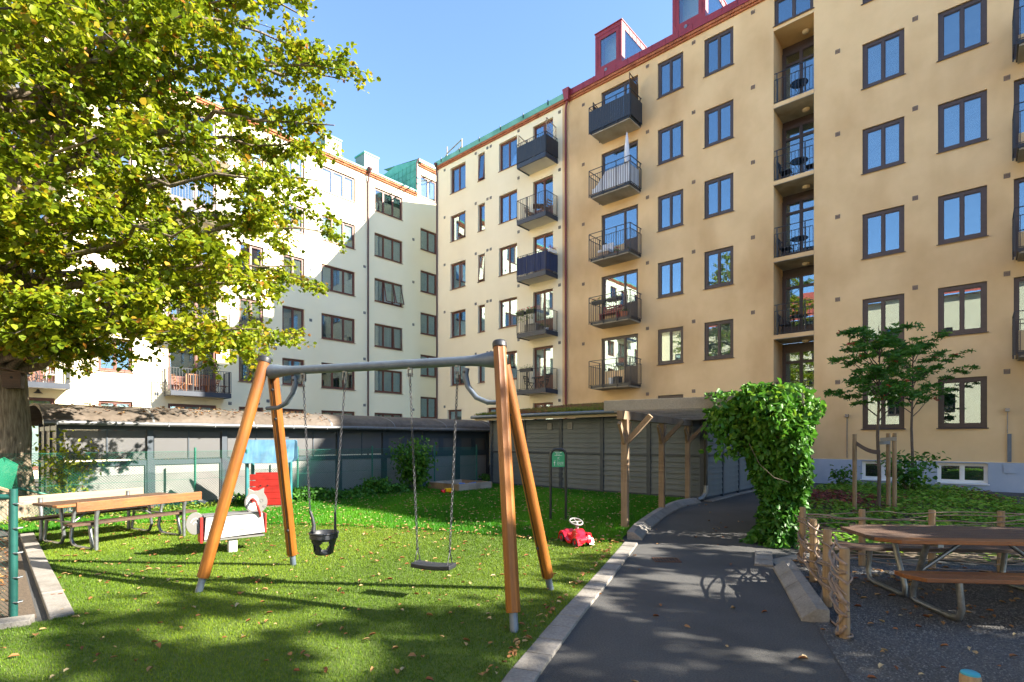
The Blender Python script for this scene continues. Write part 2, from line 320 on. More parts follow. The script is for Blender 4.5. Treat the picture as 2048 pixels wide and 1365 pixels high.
krow('gravel_kerb', [(3.25,6.52),(3.0,5.82),(2.70,5.0),(2.40,4.18)], 0.50, -0.20, 0.02, 0.12, slope=0.09)
krow('paved_edging', [(3.66,7.42),(3.25,6.55)], 0.30, 0.0, 0.22, 0.028, piece='paving_stone')
krow('turf_edging', [(-8.08,8.66),(-6.05,6.62),(-4.03,4.60)], 0.95, -0.17, 0.0, 0.055, piece='edging_slab', z0=-0.02)
krow('fence_kerb', [(-4.16,4.60),(-5.2,3.95),(-7.2,3.2)], 0.8, -0.14, 0.04, 0.075, piece='edging_slab', z0=-0.02)

def blades(name, poly, dens, h, wd, m, z0, seed, lean=0.6, ymin=2.2, far=None, tfun=None):
    r = np.random.default_rng(seed); P = np.array(poly); lo = P.min(0); hi = P.max(0); lo[1] = max(lo[1], ymin)
    n = int((hi[0]-lo[0])*(hi[1]-lo[1])*dens); Q = lo+(hi-lo)*r.random((n,2)); Q = Q[inpoly(Q, poly)]
    # only where the place can be seen from around the photograph's position
    Q = Q[np.abs(Q[:,0]) < Q[:,1]*1.15+1.2]
    if far: Q = Q[r.random(len(Q)) < np.clip(far/Q[:,1], 0.22, 1)]
    n = len(Q); a = r.random(n)*2*PI; hh = h*(0.55+0.75*r.random(n)); d = r.random(n)*2*PI; ln = lean*r.random(n)
    ww = wd*(0.7+0.6*r.random(n))*np.clip(Q[:,1]/5.0, 0.8, 2.4)
    b = np.c_[Q, np.full(n, z0)]; s = np.c_[np.cos(a), np.sin(a), np.zeros(n)]*ww[:,None]/2
    t = b+np.c_[np.cos(d)*ln*hh, np.sin(d)*ln*hh, hh]
    V = np.stack([b-s, b+s, t], 1); F = np.arange(3*n).reshape(n,3)
    tint = np.clip(0.5+0.25*r.standard_normal(n)+0.25*np.sin(Q[:,0]*1.7+np.sin(Q[:,1]*1.3)), 0, 1)
    return place(name, np_mesh(name, V, F, tint), m, kind='stuff')
tag(blades('artificial_grass', TURF, 9000, 0.022, 0.0055, L_TURF, 0.020, 3, far=4.6), 'short yellowish green artificial turf under the swing', 'grass')
tag(blades('lawn_grass', LAWN, 3300, 0.060, 0.0065, L_LAWN, 0.022, 4, far=12), 'deep green natural lawn behind the artificial turf', 'grass')

# ------------------------------------------------------------------ facade helpers (local x to the right, facade at y = 0, outside is -y)
def facade(name, parent, x0, x1, z0, z1, holes, m, depth=0.20):
    xs = sorted({x0, x1, *[h[0] for h in holes], *[h[1] for h in holes]}); zs = sorted({z0, z1, *[h[2] for h in holes], *[h[3] for h in holes]})
    mb = MB(); idx = {}
    def vi(i, k):
        if (i,k) not in idx: idx[(i,k)] = len(mb.v); mb.v.append((xs[i],0,zs[k]))
        return idx[(i,k)]
    H = np.array([h[:4] for h in holes]) if holes else np.zeros((0,4))
    for i in range(len(xs)-1):
        cx = (xs[i]+xs[i+1])/2
        for k in range(len(zs)-1):
            cz = (zs[k]+zs[k+1])/2
            if len(H) and np.any((H[:,0] < cx)&(cx < H[:,1])&(H[:,2] < cz)&(cz < H[:,3])): continue
            mb.f.append((vi(i,k), vi(i+1,k), vi(i+1,k+1), vi(i,k+1)))
    for h in holes:
        a, b, c, d = h[:4]; e = h[4] if len(h) > 4 else depth
        mb.quad((a,0,c),(a,0,d),(a,e,d),(a,e,c)); mb.quad((b,0,c),(b,e,c),(b,e,d),(b,0,d))
        mb.quad((a,0,d),(b,0,d),(b,e,d),(a,e,d)); mb.quad((a,0,c),(a,e,c),(b,e,c),(b,0,c))
    return obj(name, mb, m, parent)
_wc = {}
def window(parent, x0, x1, z0, z1, n=2, fm='frame_d', back='room', glass='glass', inset=0.10, fw=0.085, splits=None, door=None, transom=None, openp=None, sill=True, backs=None, sillh=0.03):
    MH = .036; W = x1-x0; H = z1-z0; key = (round(W,3), round(H,3), n, fm, inset, fw, str(splits), str(door), str(transom))
    cuts = [0]+(list(splits) if splits else [W*i/n for i in range(1,n)])+[W]
    zc = [fw] + ([transom] if transom else []) + [H-fw]
    if key not in _wc:
        mb = MB(); a, b = inset, inset+0.07
        mb.box(0,fw,a,b,0,H); mb.box(W-fw,W,a,b,0,H); mb.box(fw,W-fw,a,b,0,fw); mb.box(fw,W-fw,a,b,H-fw,H)
        for c in cuts[1:-1]: mb.box(c-MH,c+MH,a-.004,b,fw,H-fw)
        if transom:
            for c0, c1 in zip(cuts, cuts[1:]):
                mb.box(max(c0+MH,fw),min(c1-MH,W-fw),a-.003,b,transom-fw*.45,transom+fw*.45)
        if door:      # solid lower panel in the given light
            for i in door[0]:
                c0 = max(cuts[i]+MH, fw); c1 = min(cuts[i+1]-MH, W-fw); mb.box(c0,c1,a+.012,b-.01,fw,door[1]); mb.box(c0,c1,a-.002,b,door[1],door[1]+fw*.8)
        # casement beads
        for i, (c0, c1) in enumerate(zip(cuts, cuts[1:])):
            p = max(c0+MH, fw); q = min(c1-MH, W-fw); lo = (door[1]+fw*.8) if door and i in door[0] else fw; t = 0.028
            for (u0,u1,w0,w1) in ((p,p+t,lo,H-fw),(q-t,q,lo,H-fw),(p+t,q-t,lo,lo+t),(p+t,q-t,H-fw-t,H-fw)): mb.box(u0,u1,a+.02,b-.012,w0,w1)
        _wc[key] = mb.mesh('window')
    wo = place('window', _wc[key], M[fm], parent, (x0,0,z0))
    for i, (c0, c1) in enumerate(zip(cuts, cuts[1:])):
        p = max(c0+MH, fw)+.02; q = min(c1-MH, W-fw)-.02; lo = (door[1]+fw*.8 if door and i in door[0] else fw)+.02
        zz = [lo]+([transom-fw*.45, transom+fw*.45] if transom else [])+[H-fw-.02]
        for k in range(0, len(zz), 2):
            kk = ('p', round(q-p,3), round(zz[k+1]-zz[k],3), glass)
            if kk not in _wc: _wc[kk] = MB().box(0,q-p,0,.012,0,zz[k+1]-zz[k]).mesh('pane')
            po = place('pane', _wc[kk], M[glass], wo, (p, inset+.035, zz[k]))
            po.rotation_euler = (random.uniform(-.004,.004), 0, random.uniform(-.004,.004))
            if openp and i in openp:
                wd = q-p; hh = zz[k+1]-zz[k]; cs = MB(); f = .045
                for (u0,u1,w0,w1) in ((-f,0,-f,hh+f),(wd,wd+f,-f,hh+f),(0,wd,-f,0),(0,wd,hh,hh+f)): cs.box(u0,u1,-.02,.03,w0-hh,w1-hh)
                co = obj('casement', cs, M[fm], wo, loc=(p,inset-.03,zz[k]+hh)); co.rotation_euler = (-openp[i],0,0)
                bpy.data.objects.remove(po); pm = MB().box(0,wd,0,.012,-hh,0)
                p2 = obj('pane', pm, M[glass], wo, loc=(p,inset-.03,zz[k]+hh)); p2.rotation_euler = (-openp[i],0,0)
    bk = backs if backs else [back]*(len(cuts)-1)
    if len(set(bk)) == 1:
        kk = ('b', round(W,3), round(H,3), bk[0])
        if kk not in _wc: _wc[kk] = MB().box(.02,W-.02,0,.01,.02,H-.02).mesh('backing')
        place('curtain' if bk[0] != 'room' else 'unlit_backing', _wc[kk], M[bk[0]], wo, (0, inset+(.10 if bk[0] != 'room' else .12), 0))  # dark sheet close behind the glass stands for the unlit room
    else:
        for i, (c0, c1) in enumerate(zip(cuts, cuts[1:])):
            e = bk[i]; obj('curtain' if e != 'room' else 'unlit_backing', MB().box(c0+.01,c1-.01,0,.01,.02,H-.02), M[e], wo, loc=(0,inset+.11,0))
    if sill:
        kk = ('s', round(W,3), fm)
        if kk not in _wc: _wc[kk] = MB().add([(-.04,-.05,-.035),(W+.04,-.05,-.035),(W+.04,inset,0.0),(-.04,inset,0.0),(-.04,-.05,-.012),(W+.04,-.05,-.012),(W+.04,inset,.014),(-.04,inset,.014)],
                 [(0,3,2,1),(4,5,6,7),(0,1,5,4),(1,2,6,5),(2,3,7,6),(3,0,4,7)]).mesh('sill')
        place('sill', _wc[kk], M[fm], wo, (0,0,0))
    return wo
def vent(parent, x, z, m='vent', s=0.15):
    k = ('v', m, s)
    if k not in _wc:
        mb = MB(); mb.box(-s/2,s/2,-.012,-.002,-s/2,-s/2+.02); mb.box(-s/2,s/2,-.012,-.002,s/2-.02,s/2); mb.box(-s/2,-s/2+.02,-.012,-.002,-s/2+.02,s/2-.02); mb.box(s/2-.02,s/2,-.012,-.002,-s/2+.02,s/2-.02)
        for i in range(4):
            z0 = -s/2+.025+i*(s-.05)/4; mb.add([(-s/2+.02,-.012,z0),(s/2-.02,-.012,z0),(s/2-.02,-.003,z0+.022),(-s/2+.02,-.003,z0+.022)], [(0,1,2,3)])
        _wc[k] = mb.mesh('wall_vent')
    place('wall_vent', _wc[k], M[m], parent, (x,0,z))
def cornice(parent, x0, x1, z0, m='brick', rows=((0,0.00,0.085,0.08),(1,0.085,0.20,0.13)), step=0.13):
    mb = MB()
    for j, za, zb, out in rows:
        x = x0 + (j % 2)*step*.5
        while x+step < x1:
            o = out+random.uniform(-.006,.006); mb.box(x+.006,x+step-.006,-o,.02,z0+za+.005,z0+zb-.004); x += step
    obj('brick_cornice', mb, M[m], parent, kind='stuff')
    obj('cornice_bed', MB().box(x0,x1,-.045,.02,z0-.001,z0+rows[-1][2]), M[m], parent)
def railing_mesh(W, D, z0, z1, r=0.011, gap=0.115, posts=(0.0,0.33,0.67,1.0), top=None, sides=(1,1)):
    mb = MB()
    def run(a, b, ps):
        a = Vector(a); b = Vector(b); L = (b-a).length; n = max(1, int(L/gap))
        mb.bar(a+Vector((0,0,z1)), b+Vector((0,0,z1)), .022,.022); mb.bar(a+Vector((0,0,z0)), b+Vector((0,0,z0)), .02,.02)
        for i in range(n+1):
            p = a+(b-a)*(i/n); mb.bar(p+Vector((0,0,z0+.01)), p+Vector((0,0,z1-.011)), r*1.5,r*1.5)
        for t in ps:
            p = a+(b-a)*t; mb.bar(p+Vector((0,0,z0-.12)), p+Vector((0,0,(top or z1)-.011)), .036,.03)
        if top: mb.bar(a+Vector((0,0,top)), b+Vector((0,0,top)), .03,.025)
    run((0,-D,0),(W,-D,0),posts)
    if sides[0]: run((0,-.02,0),(0,-D+.02,0),(0.12,))
    if sides[1]: run((W,-.02,0),(W,-D+.02,0),(0.12,))
    return mb
def balcony(parent, x0, x1, zf, D, style='beige', clad=None, thick=0.15, iron='iron'):
    W = x1-x0
    k = ('slab', round(W,3), D, style, thick)
    if k not in _wc:
        if style == 'beige': _wc[k] = MB().box(.10,W-.06,-D+.06,-.001,-thick,0).mesh('balcony')
        else: _wc[k] = MB().box(.03,W-.03,-D+.03,-.001,-thick,0).mesh('balcony')
    bo = place('balcony', _wc[k], M['soffit' if style == 'beige' else 'soffit_w'], parent, (x0,0,zf))
    k = ('rail', round(W,3), D, style, iron)
    if k not in _wc:
        if style == 'beige': _wc[k] = railing_mesh(W, D, 0.02, 0.92, top=1.16).mesh('railing')
        else: _wc[k] = railing_mesh(W, D, 0.10, 1.12, posts=(0,.35,.97)).mesh('railing')
    place('railing', _wc[k], M[iron], bo)
    if style == 'beige':
        e = MB(); e.box(.06,W-.02,-D+.018,-D+.058,-.10,.0); e.box(W-.058,W-.018,-D+.06,-.02,-.10,0); e.box(.062,.098,-D+.06,-.02,-.10,0)
        for t in (.05,.36,.69,.97): e.box(t*W-.02,t*W+.02,-D-.022,-D+.016,-.14,-.01)
        obj('edge_beam', e, M['iron'], bo)
    else:
        e = MB(); e.box(0,W,-D-.02,-D+.028,-.17,.06); e.box(-.012,.028,-D+.03,-.003,-.17,.06); e.box(W-.028,W+.012,-D+.03,-.003,-.17,.06)
        obj('edge_beam', e, M['beam_d'], bo)
    if clad == 'boards':
        za, zb = (-.02,.95) if style == 'beige' else (.10,.95); n = int(W/.105)
        me = MB().box(-.049,.049,-.012,.0,za,zb).mesh('board')
        for i in range(n):
            place('board', me, M['clad'], bo, (W*(i+.5)/n, -D-.012+random.uniform(-.003,.003), 0))
        m2 = int(D/.105)
        for i in range(m2):
            place('board', me, M['clad'], bo, (W+.024, -D*(i+.5)/m2, 0), PI/2); place('board', me, M['clad'], bo, (-.012, -D*(i+.5)/m2, 0), PI/2)
    if clad == 'cloth':
        mb = MB(); n = 60; path = [(-.0,-D*(1-i/12)) for i in range(0)]
        pts = [(W*i/n, -D-.02) for i in range(n+1)]+[(W+.018, -D+D*i/24) for i in range(1,24)]
        pts = [(x+random.uniform(-.012,.012), y+.014*math.sin(i*1.9)+random.uniform(-.008,.008)) for i,(x,y) in enumerate(pts)]
        vs = []; fs = []
        for i,(x,y) in enumerate(pts):
            sag = .03*abs(math.sin(i*.26)); vs += [(x,y,.12+sag*.6),(x+.004*math.sin(i),y+.006,.6),(x,y,1.06-sag)]
        for i in range(len(pts)-1):
            for j in range(2): fs.append((i*3+j,(i+1)*3+j,(i+1)*3+j+1,i*3+j+1))
        mb.add(vs, fs); obj('railing_cloth', mb, M['navy'], bo, smooth=60)
    return bo
RZ1 = math.atan2(-0.6643, 0.7475); RZ2 = math.atan2(0.7475, 0.6643)
P1 = Vector((-4.765, 33.738, 0)); P2 = Vector((-5.327, 37.718, 0))
R1 = Vector((0.7475,-0.6643,0)); B1 = Vector((0.6643,0.7475,0)); N2 = Vector((0.7475,-0.6643,0))
def on1(x, y, z): return P1+R1*x+B1*y+Vector((0,0,z))       # right-hand frontage
def on2(x, y, z): return P2+B1*x-R1*y+Vector((0,0,z))       # left wing
SILL = [1.98+2.985*k for k in range(6)]
EAVE = 18.83
# ------------------------------------------------------------------ beige building
bg1 = thing('beige_apartment_building', 'beige plastered apartment building with red dormers and a column of open loggias', 'building', P1, RZ1)
XB0, XB1 = 10.28, 46.0
cols = [(15.13,16.32),(17.24,18.44),(22.86,24.05),(24.93,26.12),(31.4,32.6),(33.5,34.7),(38.2,39.4),(41,42.2)]
holes = []; wins = []
for c, (a, b) in enumerate(cols):
    for k, s in enumerate(SILL): wins.append((a, b, s, s+1.57 if k else s+1.60, c, k)); holes.append((a, b, s, s+1.57 if k else s+1.60, .20))
BALC = [(12.19,14.15),(26.72,28.68)]
FLOOR = [SILL[k]-0.83 for k in range(6)]
for (a, b) in BALC:
    for k in range(1, 6): holes.append((a, b, FLOOR[k]+.02, FLOOR[k]+2.38, .20))
holes.append((10.73,13.13,0.6,3.41,.9))
LOG = (19.96,21.35,2.55,17.46,1.32); holes.append(LOG)
holes.append((19.98,21.33,17.62,18.66,.20))
for (a, b) in ((22.86,24.05),(24.93,26.12),(31.4,32.6)): holes.append((a-.02,b+.02,.22,.86,.16))
facade('wall', bg1, XB0, XB1, 0.90, EAVE, [(h[0],h[1],max(h[2],.90),*h[3:]) for h in holes if h[3] > .9], M['beige'])
pl = facade('plinth', bg1, XB0, XB1, -.1, 0.90, [h for h in holes if h[3] < .9], M['plinth']); pl.location.y = -.012
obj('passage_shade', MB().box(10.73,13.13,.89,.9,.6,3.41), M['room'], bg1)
obj('side_wall', MB().box(XB0+.0,XB0+.02,.21,11,0,EAVE), M['beige'], bg1)
rr = random.Random(5)
for (a, b, s, t, c, k) in wins:
    bk = 'room'
    if (c, k) in ((2,4),(3,3),(0,1),(1,1),(2,3)): bk = 'blind'
    elif rr.random() < .22 and k > 0: bk = 'greyblind'
    window(bg1, a, b, s, t, 2, 'frame_d', bk, inset=.06, fw=.125, glass='glass')
window(bg1, 19.98, 21.33, 17.62, 18.66, 2, 'frame_d', 'room', inset=.08, fw=.10)
for (a, b) in ((22.84,24.07),(24.91,26.14),(31.38,32.62)):
    window(bg1, a, b, .22, .86, 2, 'white', 'room', glass='glass2', inset=.09, fw=.07, sill=True)
for bi, (a, b) in enumerate(BALC):
    for k in range(1, 6):
        window(bg1, a, b, FLOOR[k]+.02, FLOOR[k]+2.38, 2, 'frame_d', 'room' if k > 1 else 'room', inset=.08, fw=.10, splits=[1.24], door=([1], .80), sill=False)
        obj('parapet_wall', MB().box(a+.10,a+1.19,.10,.15,FLOOR[k]+.12,FLOOR[k]+.78), M['beige'], bg1)
        balcony(bg1, a-.02, b+.18, FLOOR[k], 1.05, 'beige', 'boards' if (k == 5 and bi == 0) else None)
# loggias
a, b, z0, z1, D = LOG
LF = [5.65-2.985, 5.65, 8.635, 11.62, 14.605]
for i, f in enumerate(LF):
    lg = obj('loggia', MB().box(a+.002,b-.002,-.012,D-.002,f-.17,f), M['soffit'], bg1)
    obj('floor_edge', MB().box(a+.003,b-.003,-.024,-.0125,f-.15,f-.005), M['beige'], lg)
    top = f+2.80 if i < 4 else 17.45
    dw = window(bg1, a+.01, b-.01, f+.01, min(top, f+2.55), 2, 'frame_d', 'room', inset=D-.16, fw=.11, door=([0,1], .35), transom=2.02, sill=False)
    obj('lintel', MB().box(a+.002,b-.002,D-.07,D-.01,min(top, f+2.55)+.005,top+.0), M['frame_d'], lg)
    rl = railing_mesh(b-a-.06, 0.0, .06, .92, posts=(.07,.80), top=1.16, sides=(0,0)); obj('railing', rl, M['iron'], lg, loc=(a+.03,-.0,f))
    lamp = MB().lathe([(.0,.0),(.08,.012),(.13,.05),(.14,.085),(.14,.10)], (0,0,0), 18); obj('ceiling_lamp', lamp, M['lampw'], lg, smooth=50, loc=(a+.95,.80,top-.105 if i < 4 else 17.345))
for x in (11.14,14.63,16.78,19.2,22.11,24.34,26.57,29.9,33.0):
    for k in range(6):
        if k == 0 and x < 14: continue
        vent(bg1, x, SILL[k]+1.70 if x not in (11.14,) else SILL[k]+1.42, 'vent', .15)
cornice(bg1, XB0, XB1, EAVE+.002)
ro = MB(); ro.add([(XB0,-.14,EAVE+.21),(XB1,-.14,EAVE+.21),(XB1,-.14,EAVE+.52),(XB0,-.14,EAVE+.52),(XB0,6,EAVE+2.2),(XB1,6,EAVE+2.2),(XB0,12,EAVE+.5),(XB1,12,EAVE+.5)],
                  [(0,1,2,3),(3,2,5,4),(4,5,7,6),(0,3,4,6),(1,7,5,2)])
rf = obj('roof', ro, M['redmetal'], bg1)
sm = MB()
for i in range(int((XB1-XB0)/.62)):
    x = XB0+.3+i*.62; sm.box(x-.008,x+.008,-.155,-.141,EAVE+.22,EAVE+.53)
obj('standing_seam', sm, M['redmetal'], rf); obj('drip_edge', MB().box(XB0,XB1,-.17,-.141,EAVE+.205,EAVE+.219), M['redmetal'], rf)
for i in range(6):
    x0 = 11.90+i*3.97; x1 = x0+1.46; zb = EAVE+.3; zt = 21.35
    dm = MB(); dm.box(x0,x1,-.10,3.6,zb,zt); d_ = None
    # front and side faces have glazed openings
    do = facade('dormer', bg1, x0, x1, zb, zt, [(x0+.30,x1-.30,zb+.52,zt-.38,.06)], M['redmetal']); do.location.y = -.10
    side = MB(); side.box(x1-.002,x1,-.095,.20,zb,zt); side.box(x1-.002,x1,.20,3.6,zt-.30,zt); side.box(x1-.002,x1,2.6,3.6,zb,zt-.30); side.box(x0,x0+.002,-.095,3.6,zb,zt)
    obj('dormer_cheek', side, M['redmetal'], do, loc=(0,.10,0))
    obj('dormer_roof', MB().box(x0-.03,x1+.03,-.14,3.6,zt+.001,zt+.04), M['redmetal'], do, loc=(0,.10,0))
    tr = MB(); 
    for q in (.30,.62,.95,1.3,1.7,2.2): tr.box(x1+.001,x1+.018,q,q+.012,zt-.30,zt)
    tr.box(x0+.001,x1-.001,-.118,-.101,zb+.16,zb+.175); tr.box(x0+.14,x0+.155,-.118,-.101,zb+.5,zt-.2); tr.box(x1-.155,x1-.14,-.118,-.101,zb+.5,zt-.2); tr.box(x0,x1,-.118,-.101,zt-.2,zt-.185)
    obj('seam', tr, M['redmetal'], do, loc=(0,.10,0))
    obj('front_pane', MB().box(x0+.30,x1-.30,.03,.045,zb+.52,zt-.38), M['glass2'], do, loc=(0,.0,0)); obj('side_pane', MB().box(x1-.03,x1-.015,.201,2.6,zb,zt-.301), M['glass2'], do, loc=(0,.10,0))
    obj('blind', MB().box(x0+.25,x1-.25,.5,.51,zb+.3,zt-.2), M['blind'], do)
    obj('vent_ring', MB().lathe([(.035,0),(.075,0),(.075,.03),(.05,.03)], n=14), M['galv'], do, loc=(x0+.62,-.03,zb+.24)).rotation_euler = (PI/2,0,0)
# downpipe with hopper
dp = MB(); dp.tube([(10.12,-.09,0),(10.12,-.09,EAVE-.5),(10.16,-.12,EAVE-.25),(10.30,-.16,EAVE+.05)], .055, 10)
obj('downpipe', dp, M['redpipe'], bg1, smooth=40)
obj('rain_hopper', MB().add([(10.16,-.28,EAVE-.02),(10.40,-.28,EAVE-.02),(10.40,-.06,EAVE-.02),(10.16,-.06,EAVE-.02),(10.08,-.34,EAVE+.55),(10.46,-.34,EAVE+.55),(10.46,-.06,EAVE+.55),(10.08,-.06,EAVE+.55)],
    [(0,3,2,1),(4,5,6,7),(0,1,5,4),(1,2,6,5),(2,3,7,6),(3,0,4,7)]), M['redmetal'], bg1)
# lamps, conduit and hatch on the lower wall
for x, z, c in ((22.40,2.45,0),(26.58,2.50,1)):
    l = obj('wall_lamp', MB().box(x-.05,x+.05,-.10,-.001,z-.04,z+.06), M['galv'], bg1)
    obj('conduit', MB().box(x-.012,x+.012,-.022,-.001,z-.7 if c else z-1.5,z-.05), M['galv'], l)
    if c: obj('conduit_cover', MB().box(x-.005,x+.09,-.05,-.001,.92,z-.72), M['steelblue'], l)
obj('meter_hatch', MB().box(26.5,26.78,-.04,-.013,.58,.84), M['plinth'], bg1)

# ------------------------------------------------------------------ cream building beside it
wh = thing('cream_apartment_building', 'cream apartment building with green copper eaves and a column of small balconies', 'building', P1, RZ1)
holes = []; wins = []
WT = 1.60
for k, s in enumerate(SILL):
    if k == 0: cc = [(0.96,2.24,2),(4.46,5.65,2)]
    else: cc = [(1.24,2.60,2),(3.68,4.24,1),(5.38,6.75,2)]
    for (a, b, n) in cc: holes.append((a,b,s,s+WT-(.12 if k == 0 else 0),.22)); wins.append((a,b,s,s+WT-(.12 if k == 0 else 0),n,k))
    holes.append((7.89,9.24,FLOOR[k]+.02,FLOOR[k]+2.42,.22))
facade('wall', wh, 0, 10.02, 0, EAVE, holes, M['cream'])
obj('corner_strip', MB().box(9.86,10.02,-.012,-.001,0,EAVE-.002), M['beige'], wh)
obj('joint_wall', MB().box(10.02,10.28,-.002,.02,0,EAVE), M['beige'], wh)
obj('end_wall', MB().box(0,.02,.001,11,0,EAVE), M['cream'], wh)
for (a, b, s, t, n, k) in wins:
    bk = {5:'curtain',4:'room',3:'blind',2:'blind',1:'curtain',0:'blind'}[k] if rr.random() < .6 else 'room'
    op = {0: .10} if (n == 1 and k in (5,3)) else ({1: .09} if (k == 4 and a < 2) else None)
    window(wh, a, b, s, t, n, 'frame_r', bk, inset=.13, fw=.08, openp=op)
for k in range(6):
    window(wh, 7.89, 9.24, FLOOR[k]+.02, FLOOR[k]+2.42, 2, 'frame_r', 'room' if k > 2 else 'curtain', inset=.13, fw=.08, door=([0,1], .78), sill=False)
    if k: balcony(wh, 7.62, 9.55, FLOOR[k]+.02, 1.0, 'white', {5:'boards',3:'cloth'}.get(k), .12)
for k in range(6):
    for x, dz in ((0.69,1.70),(3.49,1.74),(4.46,1.72),(4.73,1.72),(6.86,1.02+1.1*(k == 5)),(9.67,1.68-.02)):
        if k == 0 and x in (3.49,4.73): continue
        if x == 6.86: dz = 1.78 if k == 5 else 2.16-.0
        if SILL[k]+dz < EAVE-.1: vent(wh, x, SILL[k]+dz, 'vent_b', .15)
cornice(wh, 0, 10.1, EAVE+.002)
rm = MB(); rm.add([(-.12,-.14,EAVE+.21),(10.2,-.14,EAVE+.21),(10.2,-.14,EAVE+.50),(-.12,-.14,EAVE+.50),(-.12,6,EAVE+2.0),(10.2,6,EAVE+2.0),(-.12,12,EAVE+.4),(10.2,12,EAVE+.4)],
                  [(0,1,2,3),(3,2,5,4),(4,5,7,6),(0,3,4,6),(1,7,5,2)])
rf2 = obj('roof', rm, M['copper'], wh)
s2 = MB()
for i in range(6): s2.box(.5+i*1.7,.55+i*1.7,-.17,-.141,EAVE+.30,EAVE+.56)
obj('snow_bracket', s2, M['iron'], rf2)
obj('ridge_hatch', MB().box(1.6,2.5,1.4,2.2,EAVE+.6,EAVE+1.55), M['copper'], rf2)
obj('downpipe', MB().tube([(.0,-.06,0),(.0,-.06,EAVE-.3),(.05,-.14,EAVE+.1)], .05, 10), M['brownpipe'], wh, smooth=40)
obj('rain_hopper', MB().lathe([(.05,0),(.10,.12),(.12,.22)], (.05,-.2,EAVE+.12), 12), M['brownpipe'], wh)
fr = MB()
for (p, q) in (((-.9,1.6,EAVE+1.0),(-.9,1.6,EAVE+2.5)),((-.9,1.6,EAVE+2.05),(1.2,1.0,EAVE+1.95)),((-.9,1.6,EAVE+1.65),(1.2,1.0,EAVE+1.5)),((-.9,1.6,EAVE+2.05),(-2.6,2.4,EAVE+1.85)),((-.9,1.6,EAVE+1.65),(-2.6,2.4,EAVE+1.45)),((1.2,1.0,EAVE+.4),(1.2,1.0,EAVE+2.0)),((-2.6,2.4,EAVE+.6),(-2.6,2.4,EAVE+1.95))): fr.bar(p, q, .06,.06)
obj('roof_guard_rail', fr, M['woodg'], wh)

# ------------------------------------------------------------------ left wing
lw = thing('white_apartment_wing', 'bright white apartment wing with red-brown windows standing behind the linden', 'building', P2, RZ2)
LS = [1.76+2.912*k for k in range(6)]; LE = 18.34; LT = 1.50
holes = []; wins = []
c3 = [(-5.24,-3.05,3),(-8.88,-6.65,3),(-11.21,-9.93,2),(-13.51,-12.24,2),(-19.40,-18.14,2),(-25.6,-24.3,2),(-29.6,-28.3,2),(-35,-33.7,2)]
for k, s in enumerate(LS):
    for a, b, n in c3: wins.append((a,b,s,s+LT+(.08 if k == 0 else 0),n,k)); holes.append((a,b,s,s+LT+(.08 if k == 0 else 0),.16))
LFL = [s-.82 for s in LS]
LBAL = [(-16.73,-14.59),(-22.6,-20.85),(-32.2,-30.4)]
for a, b in LBAL:
    for k in range(1,6): holes.append((a,b,LFL[k]+.02,LFL[k]+2.32,.16))
    holes.append((a,b,LS[0] if a > -18 else .4,LS[0]+1.58,.16))
facade('wall', lw, -46, -1.79, 0, LE, [h for h in holes if h[1] < -1.8], M['offwhite'])
st = [3.1,6.03,8.96,11.89,14.82,18.50]
facade('stair_wall', lw, -1.79, .6, 0, 20.50, [(-1.53,-.05,s,s+1.5,.16) for s in st], M['offwhite'])
for s in st: window(lw, -1.53, -.05, s, s+1.5, 2, 'frame_r', 'greyblind', inset=.09, fw=.09, glass='glass2')
for (a, b, s, t, n, k) in wins:
    v = rr.random(); bk = 'blind' if v < .42 else ('curtain' if v < .6 else ('greyblind' if v < .85 else 'room'))
    op = {1: .20, 2: .26} if (abs(a+5.24) < .01 and k == 3) else ({2: .06} if (abs(a+5.24) < .01 and k in (0,2)) else None)
    window(lw, a, b, s, t, n, 'frame_r', bk, inset=.09, fw=.09, glass='glass2', openp=op)
for j, (a, b) in enumerate(LBAL):
    window(lw, a, b, LS[0] if a > -18 else .4, LS[0]+1.58, 3 if a > -18 else 2, 'frame_r', 'blind', inset=.09, fw=.10, glass='glass2')
    for k in range(1,6):
        window(lw, a, b, LFL[k]+.02, LFL[k]+2.32, 2, 'frame_r', 'room', inset=.09, fw=.09, glass='glass2', splits=[(b-a)*.58], door=([0,1], .72), sill=False)
        balcony(lw, a-.15, b+.35, LFL[k], 0.95, 'white', None, .14, iron='galv' if False else 'iron')
for k in range(6):
    for x, dz in ((-9.55,.95),(-11.6,1.95),(-12.0,1.95),(-5.98,2.02),(-2.15,1.9),(-13.95,1.72),(-17.2,2.0)):
        if LS[k]+dz < LE-.2: vent(lw, x, LS[k]+dz, 'vent_b', .16)
cornice(lw, -46, -1.85, LE+.002, rows=((0,0,.10,.10),(1,.10,.22,.16)), step=.25)
cornice(lw, -1.75, .6, 20.502, rows=((0,0,.10,.10),(1,.10,.22,.16)), step=.25)
rl = MB(); rl.add([(-46,-.2,LE+.225),(-1.8,-.2,LE+.225),(-1.8,-.2,LE+.33),(-46,-.2,LE+.33),(-46,6,LE+3.4),(-1.8,6,LE+3.4)], [(0,1,2,3),(3,2,5,4)])
rf3 = obj('roof', rl, M['copper'], lw)
up = MB(); up.add([(-1.79,-.2,20.73),(.6,-.2,20.73),(.6,-.2,20.95),(-1.79,-.2,20.95),(-1.79,4,21.6),(.6,4,21.6)], [(0,1,2,3),(3,2,5,4)])
obj('upper_roof', up, M['copper'], rf3)
gb = MB(); gb.add([(-1.80,-.02,LE+.1),(-1.80,-.02,20.9),(-1.80,2.5,21.35),(-1.80,6,21.0),(-1.80,6,LE+.1)], [(0,1,2,3,4)]); gbo = obj('copper_gable', gb, M['copper'], lw)
sh = MB()
